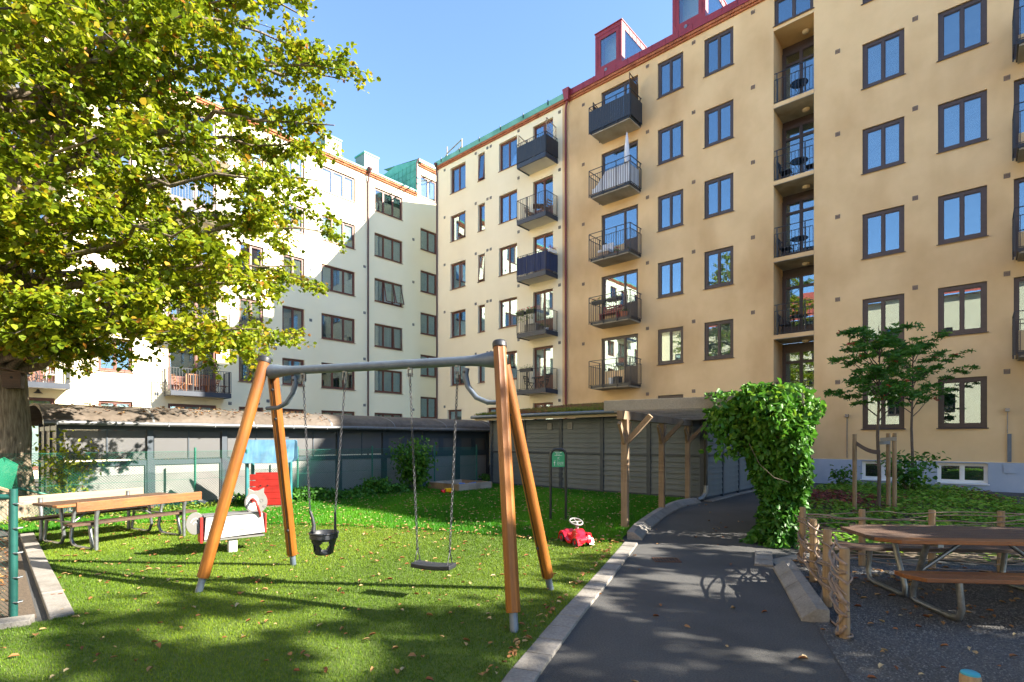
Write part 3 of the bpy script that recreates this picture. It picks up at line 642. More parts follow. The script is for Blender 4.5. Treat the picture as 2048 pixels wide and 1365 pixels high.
for i in range(9): sh.box(-1.822,-1.802,.35+i*.45,.37+i*.45,LE+.3,20.85)
for i in range(5): sh.box(-1.818,-1.802,.0,4.5,LE+.6+i*.45,LE+.612+i*.45)
obj('gable_seam', sh, M['copper'], gbo)
obj('corner_board', MB().box(-1.86,-1.70,-.035,-.003,LE-.1,20.9), M['copper'], lw)
for x, y in ((-7.2,1.6),(-4.4,1.6)):
    ch = obj('chimney', MB().box(x-.55,x+.55,y,y+1.1,LE+.7,LE+2.35), M['panel'], lw); obj('chimney_cap', MB().box(x-.6,x+.6,y-.05,y+1.15,LE+2.351,LE+2.45), M['copper'], ch)
for x in (-5.76,-27.2): 
    d_ = obj('downpipe', MB().tube([(x,-.08,0),(x,-.08,LE-.5),(x,-.14,LE-.2),(x,-.22,LE+.12)], .055, 10), M['brownpipe'], lw, smooth=40)
    obj('rain_hopper', MB().lathe([(.06,0),(.11,.12),(.16,.20),(.16,.30)], (x,-.26,LE+.10), 12), M['brownpipe'], d_)
obj('stair_downpipe', MB().tube([(-1.95,-.1,LE+.5),(-1.95,-.1,20.6),(-1.85,-.22,20.9)], .05, 10), M['brownpipe'], lw, smooth=40)
wl = MB().lathe([(.03,.16),(.05,.12),(.06,.08),(.15,0),(.14,-.005)], n=14); obj('wall_lamp', wl, M['iron'], lw, smooth=40, loc=(-21.4,-.18,LS[0]+1.75))

# ------------------------------------------------------------------ building across the courtyard (mirrored in the panes)
op = thing('opposite_apartment_building', 'ochre apartment house with a red tiled roof closing the far side of the courtyard', 'building', B1*(-15.0)+N2*(-28.9), RZ1+PI)
holes = [(-2.0-3.4*i-1.2,-2.0-3.4*i,1.2+2.95*k,2.7+2.95*k,.15) for i in range(13) for k in range(4)]
facade('wall', op, -48, 0, 0, 14.4, holes, M['opposite'])
for h in holes: window(op, h[0], h[1], h[2], h[3], 2, 'frame_d', 'room', inset=.06, sill=True)
obj('roof', MB().add([(-48,-.5,14.4),(0,-.5,14.4),(0,5,18.2),(-48,5,18.2),(0,5,14.4),(-48,5,14.4)], [(0,1,2,3),(1,4,2),(0,3,5)]), M['redroof'], op)
# ------------------------------------------------------------------ bicycle shed (x along B1, front at y = 0 facing -y)
def onN(n, b): return N2*n+B1*b
bs = thing('bicycle_shed', 'long low bicycle shed with barrel roof, pale lower panels and perforated upper screens', 'shed', onN(-14.3, 1.95), RZ2)
BL = 12.75; BD = 2.5; bay = BL/8
rs = MB(); pr = []
for i in range(13):
    a = PI*i/12; pr.append((BD/2-(BD/2+.28)*math.cos(a), 1.98+.42*math.sin(a)))
for sgn in (1,):
    vs = []; 
    for x in (-.30, BL+.25):
        for y, z in pr: vs.append((x,y,z))
        for y, z in reversed(pr): vs.append((x,BD/2+(y-BD/2)*.985,z-.05))
    n = 26; rs.add(vs, [(i,(i+1) % n,n+(i+1) % n,n+i) for i in range(n)]+[tuple(range(n-1,-1,-1)), tuple(range(n,2*n))])
obj('roof', rs, M['felt'], bs, smooth=30)
rb = MB()
for i in range(6):
    x = 1.6+i*2.2; vs = [(x+dx,y,z+.006) for dx in (-.02,.02) for y, z in pr]; rb.add(vs, [(k,k+1,13+k+1,13+k) for k in range(12)])
obj('felt_seam', rb, M['gutter'], bs)
gt = MB()
gt.tube([(-.3,-.33,1.95),(BL+.25,-.33,1.95)], .055, 10); obj('gutter', gt, M['gutter'], bs, smooth=40)
gb_ = MB()
for i in range(14): gb_.box(-.1+i*.98,-.085+i*.98,-.392,-.27,1.895,1.99)
obj('gutter_bracket', gb_, M['galv'], bs)
pm_post = MB().box(-.06,.06,-.03,.09,0,1.95).mesh('post')
for i in range(9): place('post', pm_post, M['slate'], bs, (i*bay,0,0))
lowp = MB().box(.10,bay-.10,.02,.05,.10,1.02).mesh('lower_panel'); upp = MB().box(.09,bay-.09,.03,.035,1.16,1.80)
for i in range(8):
    pn = place('lower_panel', lowp, M['panel'], bs, (i*bay,0,0))
    for (u0,u1,w0,w1) in ((.06,bay-.06,1.02,1.13),(.06,bay-.06,1.82,1.94),(.06,bay-.06,.02,.10),(.06,.10,.10,1.02),(bay-.10,bay-.06,.10,1.02)): obj('panel_frame', MB().box(u0,u1,-.01,.06,w0,w1), M['slate'], bs, loc=(i*bay,0,0))
    if i < 5: 
        obj('perforated_screen', upp, M['perf'], bs, loc=(i*bay,0,0)); obj('screen_bar', MB().box(bay/2-.012,bay/2+.012,.01,.045,1.13,1.82), M['slate'], bs, loc=(i*bay,0,0))
    else:
        wn = MB(); wn.box(.06,.18,0,.05,1.13,1.82); wn.box(bay/2-.10,bay/2+.10,0,.05,1.13,1.82); wn.box(bay-.18,bay-.06,0,.05,1.13,1.82); wn.box(.18,bay-.18,.001,.049,1.66,1.82); wn.box(.18,bay-.18,.001,.049,1.13,1.22)
        obj('window_band', wn, M['slate'], bs, loc=(i*bay,0,0)); obj('pane', MB().box(.18,bay-.18,.02,.03,1.22,1.66), M['perf'], bs, loc=(i*bay,0,0))
bw = MB(); bw.box(0,BL,BD-.03,BD,0,1.02); obj('back_panel', bw, M['panel'], bs); obj('back_screen', MB().box(0,BL,BD-.02,BD-.015,1.1,1.95), M['perf'], bs)
for x in (0, BL):
    e = MB()
    for y in (.02,.85,1.65,BD-.06): e.box(x-.04,x+.04,y+.10,y+.16,0,1.95+.25*math.sin(PI*min(max(y/BD,0.05),.95)))
    e.box(x-.03,x+.03,.1,BD-.05,1.04,1.12); e.box(x-.03,x+.03,.1,BD-.05,1.80,1.90); obj('end_frame', e, M['slate'], bs)
    obj('end_panel', MB().box(x-.012,x+.012,.12,BD-.05,.06,1.04), M['panel'], bs); obj('end_screen', MB().box(x-.004,x+.004,.12,BD-.05,1.12,1.80), M['perf'], bs)
# leaves lying on its roof
# ------------------------------------------------------------------ storage shed with sedum roof
ss = thing('storage_shed', 'grey weatherboarded storage shed with a sedum roof beside the pergola', 'shed', onN(-13.05, 13.6), RZ1)
SW = 7.62; SD = 5.2; SH = 2.27; pw = SW/5
bd = MB().add([(.06,-.024,0),(pw-.06,-.024,0),(pw-.06,.004,.147),(.06,.004,.147),(.06,.03,0),(pw-.06,.03,0),(pw-.06,.03,.147),(.06,.03,.147)],
              [(0,1,2,3),(5,4,7,6),(3,2,6,7),(0,4,5,1),(0,3,7,4),(1,5,6,2)]).mesh('weatherboard')
ppost = MB().box(-.06,.06,-.03,.06,0,SH).mesh('corner_post')
for i in range(6): place('corner_post', ppost, M['slate'], ss, (i*pw,0,0))
for i in range(5):
    for k in range(7): place('weatherboard', bd, M['board'], ss, (i*pw,.01+random.uniform(-.003,.003),.10+k*.15))
    for k in range(7): place('weatherboard', bd, M['board'], ss, (i*pw,.01+random.uniform(-.003,.003),1.21+k*.15))
    obj('mid_rail', MB().box(i*pw+.061,(i+1)*pw-.061,-.016,.04,1.155,1.205), M['slate'], ss); obj('base_rail', MB().box(i*pw+.061,(i+1)*pw-.061,-.016,.04,0,.095), M['slate'], ss)
pw2 = SD/4; bd2 = MB().add([(.05,-.024,0),(pw2-.05,-.024,0),(pw2-.05,.004,.147),(.05,.004,.147),(.05,.03,0),(pw2-.05,.03,0),(pw2-.05,.03,.147),(.05,.03,.147)],
              [(0,1,2,3),(5,4,7,6),(3,2,6,7),(0,4,5,1),(0,3,7,4),(1,5,6,2)]).mesh('side_weatherboard')
for i in range(4):
    for k in range(14): place('side_weatherboard', bd2, M['board'], ss, (SW+.045,i*pw2,.10+k*.15+(.06 if k > 6 else 0)), PI/2)
    obj('side_post', MB().box(SW-.02,SW+.075,(i+1)*pw2-.045,(i+1)*pw2+.045,0,SH), M['slate'], ss)
    obj('side_rail', MB().box(SW,SW+.062,i*pw2+.05,(i+1)*pw2-.05,1.155,1.205), M['slate'], ss)
obj('side_sheathing', MB().box(SW-.04,SW+.005,.05,SD,.02,SH), M['slate'], ss); obj('sheathing', MB().box(0,SW-.041,.045,.06,.02,SH), M['slate'], ss); obj('left_side', MB().box(-.03,.02,.061,SD,.02,SH), M['board'], ss); obj('back_side', MB().box(.021,SW-.041,SD-.03,SD,.02,SH+.3), M['board'], ss)
rr_ = MB(); rr_.add([(-.5,-.42,SH+.10),(SW+.4,-.42,SH+.10),(SW+.4,SD+.3,SH+.74),(-.5,SD+.3,SH+.74),(-.5,-.42,SH+.18),(SW+.4,-.42,SH+.18),(SW+.4,SD+.3,SH+.82),(-.5,SD+.3,SH+.82)],
                  [(0,3,2,1),(4,5,6,7),(0,1,5,4),(1,2,6,5),(2,3,7,6),(3,0,4,7)]); rso = obj('roof', rr_, M['felt'], ss)
obj('fascia', MB().box(-.46,SW+.36,-.40,-.36,SH+.0,SH+.10), M['fascia'], ss); obj('soffit_board', MB().box(-.46,SW+.36,-.359,-.05,SH+.02,SH+.05), M['fascia'], ss)
obj('gutter', MB().tube([(-.55,-.48,SH+.13),(SW+.1,-.48,SH+.13)], .055, 10), M['steelblue'], ss, smooth=40)
n = 26000; q = rng.random((n,2)); X = -.48+q[:,0]*(SW+.86); Yq = -.40+q[:,1]**1.3*(SD+.6); Z = SH+.18+(Yq+.42)*(.64/(SD+.72)) + rng.random(n)*.05
a = rng.random(n)*2*PI; s = .03+.03*rng.random(n); d = np.c_[np.cos(a),np.sin(a),np.zeros(n)]*s[:,None]; c = np.c_[X,Yq,Z]
V = np.stack([c-d*.4, c+d*.4, c+np.c_[rng.normal(0,.012,n),rng.normal(0,.012,n),.03+.05*rng.random(n)]],1)
tn = np.clip(.45+.35*np.sin(X*1.4+np.sin(Yq*2.1)*1.5)+.22*rng.standard_normal(n)+.15*Yq/SD,0,1)
place('sedum', np_mesh('sedum', V, np.arange(3*n).reshape(n,3), tn), L_SED, ss, kind='stuff')
for x in (2.62,3.42): 
    v = obj('wall_vent', MB().box(x-.09,x+.09,-.035,.0,1.93,2.14), M['panel'], ss); obj('vent_slot', MB().box(x-.06,x+.06,-.04,-.036,1.96,2.11), M['greyp'], v)
dpp = obj('downpipe', MB().tube([(SW+.12,-.08,.42),(SW+.12,-.08,2.05),(SW+.05,-.30,2.25),(SW-.05,-.46,2.36)], .05, 10), M['black'], ss, smooth=40)
obj('pipe_shoe', MB().tube([(SW+.12,-.08,.42),(SW+.12,-.08,.24),(SW+.06,-.16,.10),(SW-.02,-.26,.06)], .062, 10), M['galv'], dpp, smooth=40)

# ------------------------------------------------------------------ pergola
pg = thing('pergola', 'grey timber pergola with braced posts spanning the asphalt path', 'pergola')
LP = [Vector((2.01,9.38,0)),Vector((3.28,11.55,0)),Vector((4.55,13.66,0))]; off = Vector((2.10,-1.25,0))
pd = (LP[2]-LP[0]).normalized(); pw_ = off.normalized()
for side, base in enumerate((LP, [p+off for p in LP])):
    for p in base:
        po = obj('post', MB().bar((0,0,0),(0,0,1.96),.115,.115,up=pd), M['woodgz'], pg, loc=tuple(p), bevel=.006)
        sg = 1 if side == 0 else -1
        obj('brace', MB().bar((0,0,1.52),tuple(pw_*sg*.46+Vector((0,0,2.02))),.085,.085), M['woodgz'], po)
        for s in (-1,1): obj('brace', MB().bar((0,0,1.50),tuple(pd*s*.30+Vector((0,0,1.90))),.05,.08), M['woodgz'], po)
    obj('beam', MB().bar(base[0]-pd*.28+Vector((0,0,2.03)), base[2]+pd*.3+Vector((0,0,2.03)), .11,.15), M['woodgz'], pg, bevel=.006)
nr = 11
for i in range(nr):
    c = LP[0]-pd*.18+pd*((LP[2]-LP[0]).length+.36)*(i/(nr-1))
    a = c-pw_*.32+Vector((0,0,2.20)); b = c+off+pw_*.35+Vector((0,0,2.20+random.uniform(-.006,.006)))
    obj('rafter', MB().bar(a, b, .048,.185), M['woodg'], pg, bevel=.004)

# ------------------------------------------------------------------ swing
sw = thing('swing_frame', 'wooden A-frame swing stand with a grey steel crossbar and black post caps', 'swing frame', (-1.43,5.5,0))
O = Vector((-1.43,5.5,0)); bd_ = Vector((-.946,.323,0)); perp = Vector((.31,.95,0)).normalized()
AR = Vector((-.10,5.04,2.42)); AL = Vector((-2.76,5.97,2.42))
feet = [(Vector((.02,4.34,0)),AR,1),(Vector((.41,5.55,0)),AR,0),(Vector((-3.25,5.46,0)),AL,1),(Vector((-2.75,6.64,0)),AL,0)]
for f, ap, front in feet:
    top = ap+perp*(-.055 if front else .075)+Vector((0,0,.06 if front else -.10))
    d = (top-f).normalized(); st = f+d*.17; Lp = (top-st).length
    prof = []
    R = .062
    for k in range(16):
        a = 2*PI*k/16; rr0 = R*(1.0 if k not in (4,12) else .86); prof.append((rr0*math.cos(a), rr0*math.sin(a)*.96))
    m4 = MB(); nseg = 2
    vs = [(x,y,z) for z in (0,.012,Lp) for x,y in [(px*(.93 if z == 0 else 1),py*(.93 if z == 0 else 1)) for px,py in prof]]
    m4.add(vs, [tuple(range(15,-1,-1)), tuple(32+k for k in range(16))]+[(j*16+k, j*16+(k+1) % 16, (j+1)*16+(k+1) % 16, (j+1)*16+k) for j in range(2) for k in range(16)])
    po = obj('post', m4, M['wood'], sw, smooth=35, loc=tuple(st-O))
    q = d.to_track_quat('Z','Y'); po.rotation_mode = 'QUATERNION'; po.rotation_quaternion = q
    obj('steel_foot', MB().cyl(0,0,-.17,.03,.036,14), M['steelblue'], po, smooth=40)
    gr = MB()
    for an in (PI/2,): gr.box(-.0035,.0035,-.0625,-.0560,.02,Lp-.02)
    g1 = obj('groove', gr, M['black'], po)
    if front: obj('end_cap', MB().lathe([(.062,-.012),(.068,-.010),(.070,.03),(.062,.05),(.03,.062),(.0,.064)], (0,0,Lp), 18), M['rubber'], po, smooth=50)
    bm = MB()
    for z in (Lp-.14,Lp-.48,.35): bm.tube([(.0,-.055,z),(.0,-.072,z)], [.016,.012], 10)
    obj('bolt', bm, M['rubber'], po, smooth=50)
b0 = AR+bd_*.04+Vector((0,0,-.05)); b1 = AL-bd_*.04+Vector((0,0,-.05)); L = (b1-b0).length
pts = [b0+(b1-b0)*t for t in (0,.02,.06,.10,.14,.5,.86,.90,.94,.98,1)]
obj('crossbar', MB().tube([p-O for p in pts], [.085,.080,.062,.052,.048,.048,.048,.052,.062,.080,.085], 16), M['steelblue'], sw, smooth=60)
for e, sg in ((b0,1),(b1,-1)):
    dr = (b1-b0).normalized()*sg; o = e+Vector((0,0,-.05))
    br = MB(); br.tube([o-O+p for p in (dr*.33+Vector((0,0,-.02)),dr*.34+Vector((0,0,-.09)),dr*.31+Vector((0,0,-.20)),dr*.22+Vector((0,0,-.31)),dr*.10+Vector((0,0,-.36)),dr*-.06+Vector((0,0,-.365)))], [.034,.032,.028,.026,.024,.022], 12)
    bo_ = obj('bracket_arm', br, M['steelblue'], sw, smooth=60)
    obj('bracket_bolt', MB().tube([o-O+dr*.335+Vector((0,0,-.06))+perp*s for s in (-.05,.05)], .012, 8), M['chain'], bo_)
def chain(mb, a, b, step=.036, r=.0045):
    a = Vector(a); b = Vector(b); n = max(2, int((b-a).length/step)); d = (b-a).normalized(); x = d.orthogonal().normalized(); y = d.cross(x)
    for i in range(n):
        c = a+(b-a)*((i+.5)/n); u = x if i % 2 else y; h = (b-a).length/n*.5
        pts = []
        for k in range(8):
            t = 2*PI*k/8; pts.append(c+u*(.0105*math.sin(t))+d*((h+.002)*math.cos(t)))
        mb.tube(pts, r, 5, closed=True)
def hanger(parent, p, O2):
    m5 = MB(); m5.tube([p-O2+Vector((0,0,.045)),p-O2+Vector((0,0,.0))], .026, 10)
    for s in (-1,1): m5.bar(p-O2+bd_*s*.022+Vector((0,0,.03)), p-O2+bd_*s*.022+Vector((0,0,-.075)), .007,.045)
    m5.tube([p-O2+bd_*.03+Vector((0,0,-.05)),p-O2-bd_*.03+Vector((0,0,-.05))], .012, 8); m5.tube([p-O2+Vector((0,0,-.05)),p-O2+Vector((0,0,-.11))], .011, 8)
    return obj('hanger', m5, M['galv'], parent, smooth=45)
tb = [0.835, 0.636, 0.348, 0.154]        # where the four chains hang along the crossbar
H = [b0+(b1-b0)*t+Vector((0,0,-.055)) for t in tb]
# toddler seat
c = (H[0]+H[1])/2; c = Vector((c.x, c.y, 0)); z0 = .36
ts = thing('toddler_swing', 'black rubber toddler bucket swing hanging on two chains', 'swing', tuple(c))
tx = bd_; ty = perp     # seat axes: tx along beam, ty front-back
def P_(x, y, z): return tx*x+ty*y+Vector((0,0,z))
bk_ = MB(); rings = []; n = 48
lev = [(.078,.085,0,0),(.096,.098,.012,0)]+[(.096+.040*t,.098+.034*t,.012+.158*t,1) for t in [k/9 for k in range(1,10)]]+[(.150,.145,.175,0),(.152,.148,.225,0),(.146,.142,.24,0),(.132,.128,.225,0)]+[(.128-.040*t,.124-.034*t,.17-.158*t,1) for t in [k/9 for k in range(1,10)]]
for (rx, ry, z, w_) in lev: rings.append([P_(rx*math.cos(2*PI*k/n), ry*math.sin(2*PI*k/n), z0+z) for k in range(n)])
vs = [p for r in rings for p in r]; fs = []
for i in range(len(rings)-1):
    for k in range(n):
        ang = 360*(k+.5)/n; zc_ = (lev[i][2]+lev[i+1][2])/2      # four leg openings
        if any(((ang-h+180) % 360-180)**2/30**2+(zc_-.088)**2/.062**2 < 1 for h in (225,308,52,128)): continue
        fs.append((i*n+k, i*n+(k+1) % n, (i+1)*n+(k+1) % n, (i+1)*n+k))
fs.append(tuple(range(n-1,-1,-1)))
bk_.add(vs, fs); obj('bucket_seat', bk_, M['rubber'], ts, smooth=60)
obj('rim', MB().tube([P_(.149*math.cos(2*PI*k/24), .145*math.sin(2*PI*k/24), z0+.232) for k in range(24)], .012, 8, closed=True), M['rubber'], ts, smooth=60)
chm = MB()
for i, s in ((0,1),(1,-1)):
    topz = z0+.46
    arm = [P_(s*.145,.0,z0+.23),P_(s*.14,.01,z0+.30),P_(s*.15,.0,z0+.38),P_(s*.175,-.01,topz)] if s > 0 else [P_(s*.146,0,z0+.23),P_(s*.145,0,z0+.34),P_(s*.145,0,topz)]
    obj('strap', MB().tube(arm, [.028,.02,.018,.016] if s > 0 else [.018,.014,.013], 10), M['rubber'], ts, smooth=60)
    hp = H[i]; chm = MB(); chain(chm, arm[-1], hp-c+Vector((0,0,-.10))); obj('chain', chm, M['chain'], ts, smooth=60); hanger(ts, hp, c)
# flat seat
c = (H[2]+H[3])/2; c = Vector((c.x, c.y, 0)); z0 = .325
fsw = thing('flat_swing', 'flat black rubber swing seat hanging on two long chains', 'swing', tuple(c))
sxx = .215; se = MB(); ns = 9; vs = []; fs = []
for i in range(ns):
    x = -sxx+2*sxx*i/(ns-1); sag = -.014*(1-(x/sxx)**2)
    for (y, z) in ((-.085,0),(.085,0),(.085,.045),(-.085,.045)): vs.append(P_(x, y, z0+z+sag))
for i in range(ns-1):
    for k in range(4): fs.append((i*4+k, i*4+(k+1) % 4, (i+1)*4+(k+1) % 4, (i+1)*4+k))
fs += [(3,2,1,0), tuple((ns-1)*4+k for k in range(4))]; se.add(vs, fs); obj('seat', se, M['rubber'], fsw, bevel=.008)
for i, s in ((2,1),(3,-1)):
    tpz = z0+.17; ap = P_(s*(sxx-.035),0,tpz); tri = MB()
    for y in (-.055,.055): tri.tube([P_(s*(sxx-.035),y,z0+.045),P_(s*(sxx-.035),y*.55,z0+.11),ap], .0055, 6)
    obj('seat_loop', tri, M['rubber'], fsw); cm = MB(); chain(cm, ap, H[i]-c+Vector((0,0,-.10))); obj('chain', cm, M['chain'], fsw, smooth=60); hanger(fsw, H[i], c)
    obj('shackle', MB().lathe([(.006,-.012),(.014,-.008),(.014,.008),(.006,.012)], tuple(ap), 10), M['rubber'], fsw)

# ------------------------------------------------------------------ picnic sets
def planks(parent, name, L, ys, wd, z, th, m, bev=.004, cham=0):
    for y in ys:
        obj(name, MB().box(-L/2,L/2,y-wd/2,y+wd/2,z,z+th), m, parent, bevel=bev)
def picnic_left():
    t = thing('picnic_table', 'long picnic table with bench backrests standing on the turf near the linden', 'picnic table', (-6.35,8.42,0), math.atan2(.893,.45))
    for i, y in enumerate((-.29,-.145,0,.145,.29)): obj('table_plank', MB().box(-.90,.90,y-.068,y+.068,.63,.665), M['woodd'] if i else M['woodx'], t, bevel=.004)
    for s in (-1,1):
        for y in (.55,.68): obj('seat_plank', MB().box(-.88,.88,s*y-.06,s*y+.06,.385,.42), M['woodd'], t, bevel=.004)
        obj('backrest_plank', MB().box(-.88,.88,s*.845-.018,s*.845+.018,.60,.735), M['woodx'] if s < 0 else M['woodp'], t, bevel=.006)
        for x in (-.62,.62):
            up = MB(); up.tube([(x,s*.80,.0),(x,s*.795,.35),(x,s*.80,.50),(x,s*.823,.58),(x,s*.823,.70)], [.026,.026,.026,.03,.03], 10); obj('upright', up, M['galv'], t, smooth=50)
            lg = MB(); lg.tube([(x,s*.62,.385),(x,s*.66,.20),(x,s*.70,.06),(x,s*.66,.03),(x,s*.25,.03),(x,s*.16,.06),(x,s*.10,.16),(x,s*.22,.63)], .024, 10); obj('leg', lg, M['galv'], t, smooth=50)
    for x in (-.62,.62):
        obj('cross_member', MB().box(x-.02,x+.02,-.34,.34,.605,.629), M['galv'], t); obj('seat_bracket', MB().box(x-.018,x+.018,-.80,.80,.362,.384), M['galv'], t)
        obj('diagonal_brace', MB().tube([(x,0,.30),(x*.35,0,.61)], .014, 8), M['galv'], t)
picnic_left()
def picnic_right():
    t = thing('picnic_table', 'weathered brown picnic table standing on gravel inside the willow fence', 'picnic table', (4.62,5.18,0), math.radians(-5))
    for i in range(6):
        y = -.375+i*.15; o = obj('table_plank', MB().prism([(-1.18+(.16 if i in (0,) else 0)+(.0 if i < 5 else .10),y-.071),(1.2,y-.071),(1.2,y+.071),(-1.18+(.0 if i < 5 else .16),y+.071)],.645,.682), M['woodx'] if i == 0 else M['woodd'], t, bevel=.005)
    for s, m in ((-1,'woodx'),(1,'woodd')):
        for j in range(2):
            y = s*(.585+j*.14); obj('seat_plank', MB().prism([(-1.15+(.12 if (j == 1) else .02),y-.066),(1.2,y-.066),(1.2,y+.066),(-1.15+(.12 if (j == 0 and s > 0) else .02),y+.066)],.385,.422), M[m], t, bevel=.005)
    for x in (-.68,.72):
        for s in (-1,1):
            lg = MB(); lg.tube([(x-s*.0,s*.27,.64),(x,s*.14,.32),(x,s*.06,.13),(x,s*.06,.05),(x,s*.12,.03),(x,s*.56,.03),(x,s*.655,.05),(x,s*.69,.13),(x,s*.655,.38)], .026, 12); obj('leg', lg, M['galv'], t, smooth=50)
        obj('cross_member', MB().box(x-.025,x+.025,-.44,.44,.618,.644), M['galv'], t)
        obj('diagonal_brace', MB().tube([(x,0,.22),(x+(.55 if x < 0 else -.55),0,.63)], .019, 10), M['galv'], t)
picnic_right()

# ------------------------------------------------------------------ willow fence
wf = thing('willow_fence', 'woven willow rod fence on short round stakes around the picnic gravel', 'fence')
left = [(2.68,4.25),(3.02,5.05),(3.38,5.92),(3.76,6.82)]; back = [(3.76,6.82),(4.42,6.66),(5.16,6.48),(5.86,6.32),(6.6,6.16),(7.4,5.98)]
for (x, y) in left+back[1:]:
    h = .73+random.uniform(-.02,.02); st_ = MB(); st_.tube([(0,0,-.02),(random.uniform(-.01,.01),random.uniform(-.01,.01),h*.5),(0,0,h-.008),(0,0,h)], [.040,.038,.037,.033], 14); obj('stake', st_, M['stake'], wf, smooth=50, loc=(x,y,0))
def rods(line, zs, seed, amp=.05, over=.10, rad=.010, bul=.02):
    r = random.Random(seed)
    for k, z in enumerate(zs):
        pts = []; P = [Vector((*p,0)) for p in line]; zo = z+r.uniform(-.02,.02); ph = r.uniform(0,6.28); sl = r.uniform(-.02,.02)*amp/.05
        d0 = (P[1]-P[0]).normalized(); d1 = (P[-1]-P[-2]).normalized()
        pts.append(P[0]-d0*over*r.uniform(.5,1.6)+Vector((0,0,zo+r.uniform(-.05,.03))))
        for i, p in enumerate(P):
            n = Vector((-(P[min(i+1,len(P)-1)]-P[max(i-1,0)]).y, (P[min(i+1,len(P)-1)]-P[max(i-1,0)]).x, 0)).normalized()
            s = 1 if ((i+k) % 2 or (i == 0 and k % 5)) else -1
            pts.append(p+n*s*.052+Vector((0,0,zo+sl*(i-1.5)+amp*.6*math.sin(ph+i*1.3)+r.uniform(-.015,.015))))
            if i < len(P)-1:
                q = (P[i]+P[i+1])/2; 
                for t in (.33,.66): pts.append(P[i]+(P[i+1]-P[i])*t+n*(s*.05*(1-2*t)+bul*math.sin(ph*2+(i+t)*2.1))+Vector((0,0,max(.02,zo+sl*(i+t-1.5)+amp*.6*math.sin(ph+(i+t)*1.3)+r.uniform(-.02,.02)))))
        pts.append(P[-1]+d1*over*r.uniform(.4,1.5)+Vector((0,0,zo+r.uniform(-.03,.05))))
        sm_ = []
        for i in range(len(pts)-1):
            p0 = pts[max(i-1,0)]; p1 = pts[i]; p2 = pts[i+1]; p3 = pts[min(i+2,len(pts)-1)]
            for t in (0,.25,.5,.75): sm_.append(.5*((2*p1)+(p2-p0)*t+(2*p0-5*p1+4*p2-p3)*t*t+(3*p1-p0-3*p2+p3)*t**3))
        sm_.append(pts[-1]); r0 = rad*r.uniform(.8,1.35); m = len(sm_)
        obj('willow_rod', MB().tube(sm_, [r0*(1-.45*i/m) if k % 2 else r0*(.55+.45*i/m) for i in range(m)], 6), M['wicker'], wf, smooth=60)
rods(left, [.06+.044*i for i in range(14)], 3, amp=.10, rad=.012, bul=.045)
rods(back, [.06+.05*i for i in range(12)]+[.66,.645], 4, amp=.045, over=.06, rad=.0085)
st_ = thing('painted_stake', 'round wooden stake with a blue painted end standing in the gravel', 'stake', (2.12,2.44,0)); obj('stake_body', MB().tube([(0,0,0),(0,0,.50),(0,0,.515)], [.042,.041,.037], 16), M['stake'], st_, smooth=50)
obj('painted_end', MB().tube([(0,0,.5152),(0,0,.523),(0,0,.527)], [.0375,.036,.030], 16), M['bluetop'], st_, smooth=40)

# ------------------------------------------------------------------ playhouse, rocker, sign, sandbox, toys
ph = thing('play_hut', 'small play hut with faded blue roof board and red plank front at the fence', 'play hut', (-5.62,12.1,0), math.radians(14))
for x in (-.42,.42):
    for y in (0,.55): obj('post', MB().cyl(x,y,0,1.38,.04,12), M['teal'], ph, smooth=50)
def rrect(x0, x1, z0, z1, r, n=5):
    o = []
    for cx_, cz_, a0 in ((x1-r,z0+r,-90),(x1-r,z1-r*.3,0),(x0+r,z1-r*.3,90),(x0+r,z0+r,180)):
        rr2 = r if cz_ < (z0+z1)/2 else r*.3; ccx = (x1-rr2) if cx_ > (x0+x1)/2 else (x0+rr2)
        for i in range(n+1): a = math.radians(a0+90*i/n); o.append((ccx+rr2*math.cos(a), cz_+rr2*math.sin(a)))
    return o
for y, tilt in ((-.05,.32),(.60,-.32)):
    bo_ = obj('roof_board', MB().plate(rrect(-.58,.58,-.28,.28,.14), -.012,.012), M['bluep'], ph, loc=(0,y+(.04 if tilt > 0 else -.04),1.33), bevel=.003); bo_.rotation_euler = (-tilt,0,0)
for k in range(5):
    obj('front_plank', MB().box(-.36,.36,-.02,.012,.10+k*.145,.230+k*.145), M['redp'], ph, bevel=.006); obj('rear_plank', MB().box(-.36,.36,.56,.58,.10+k*.145,.238+k*.145), M['redp'], ph)
obj('knob', MB().cyl(0,0,0,.02,.018,10), M['black'], ph, loc=(-.13,-.02,.55)).rotation_euler = (PI/2,0,0)
obj('knob', MB().cyl(0,0,0,.02,.018,10), M['black'], ph, loc=(.02,-.02,.55)).rotation_euler = (PI/2,0,0)
obj('floor_board', MB().box(-.44,.44,-.04,.60,.04,.085), M['woodgz'], ph)
tag(obj('bare_sand_patch', MB().lathe([(.0,.03),(.5,.028),(.75,.024)], n=20), M['sand'], loc=(-5.25,11.2,0)), 'worn sandy patch in the lawn in front of the play hut', 'sand')

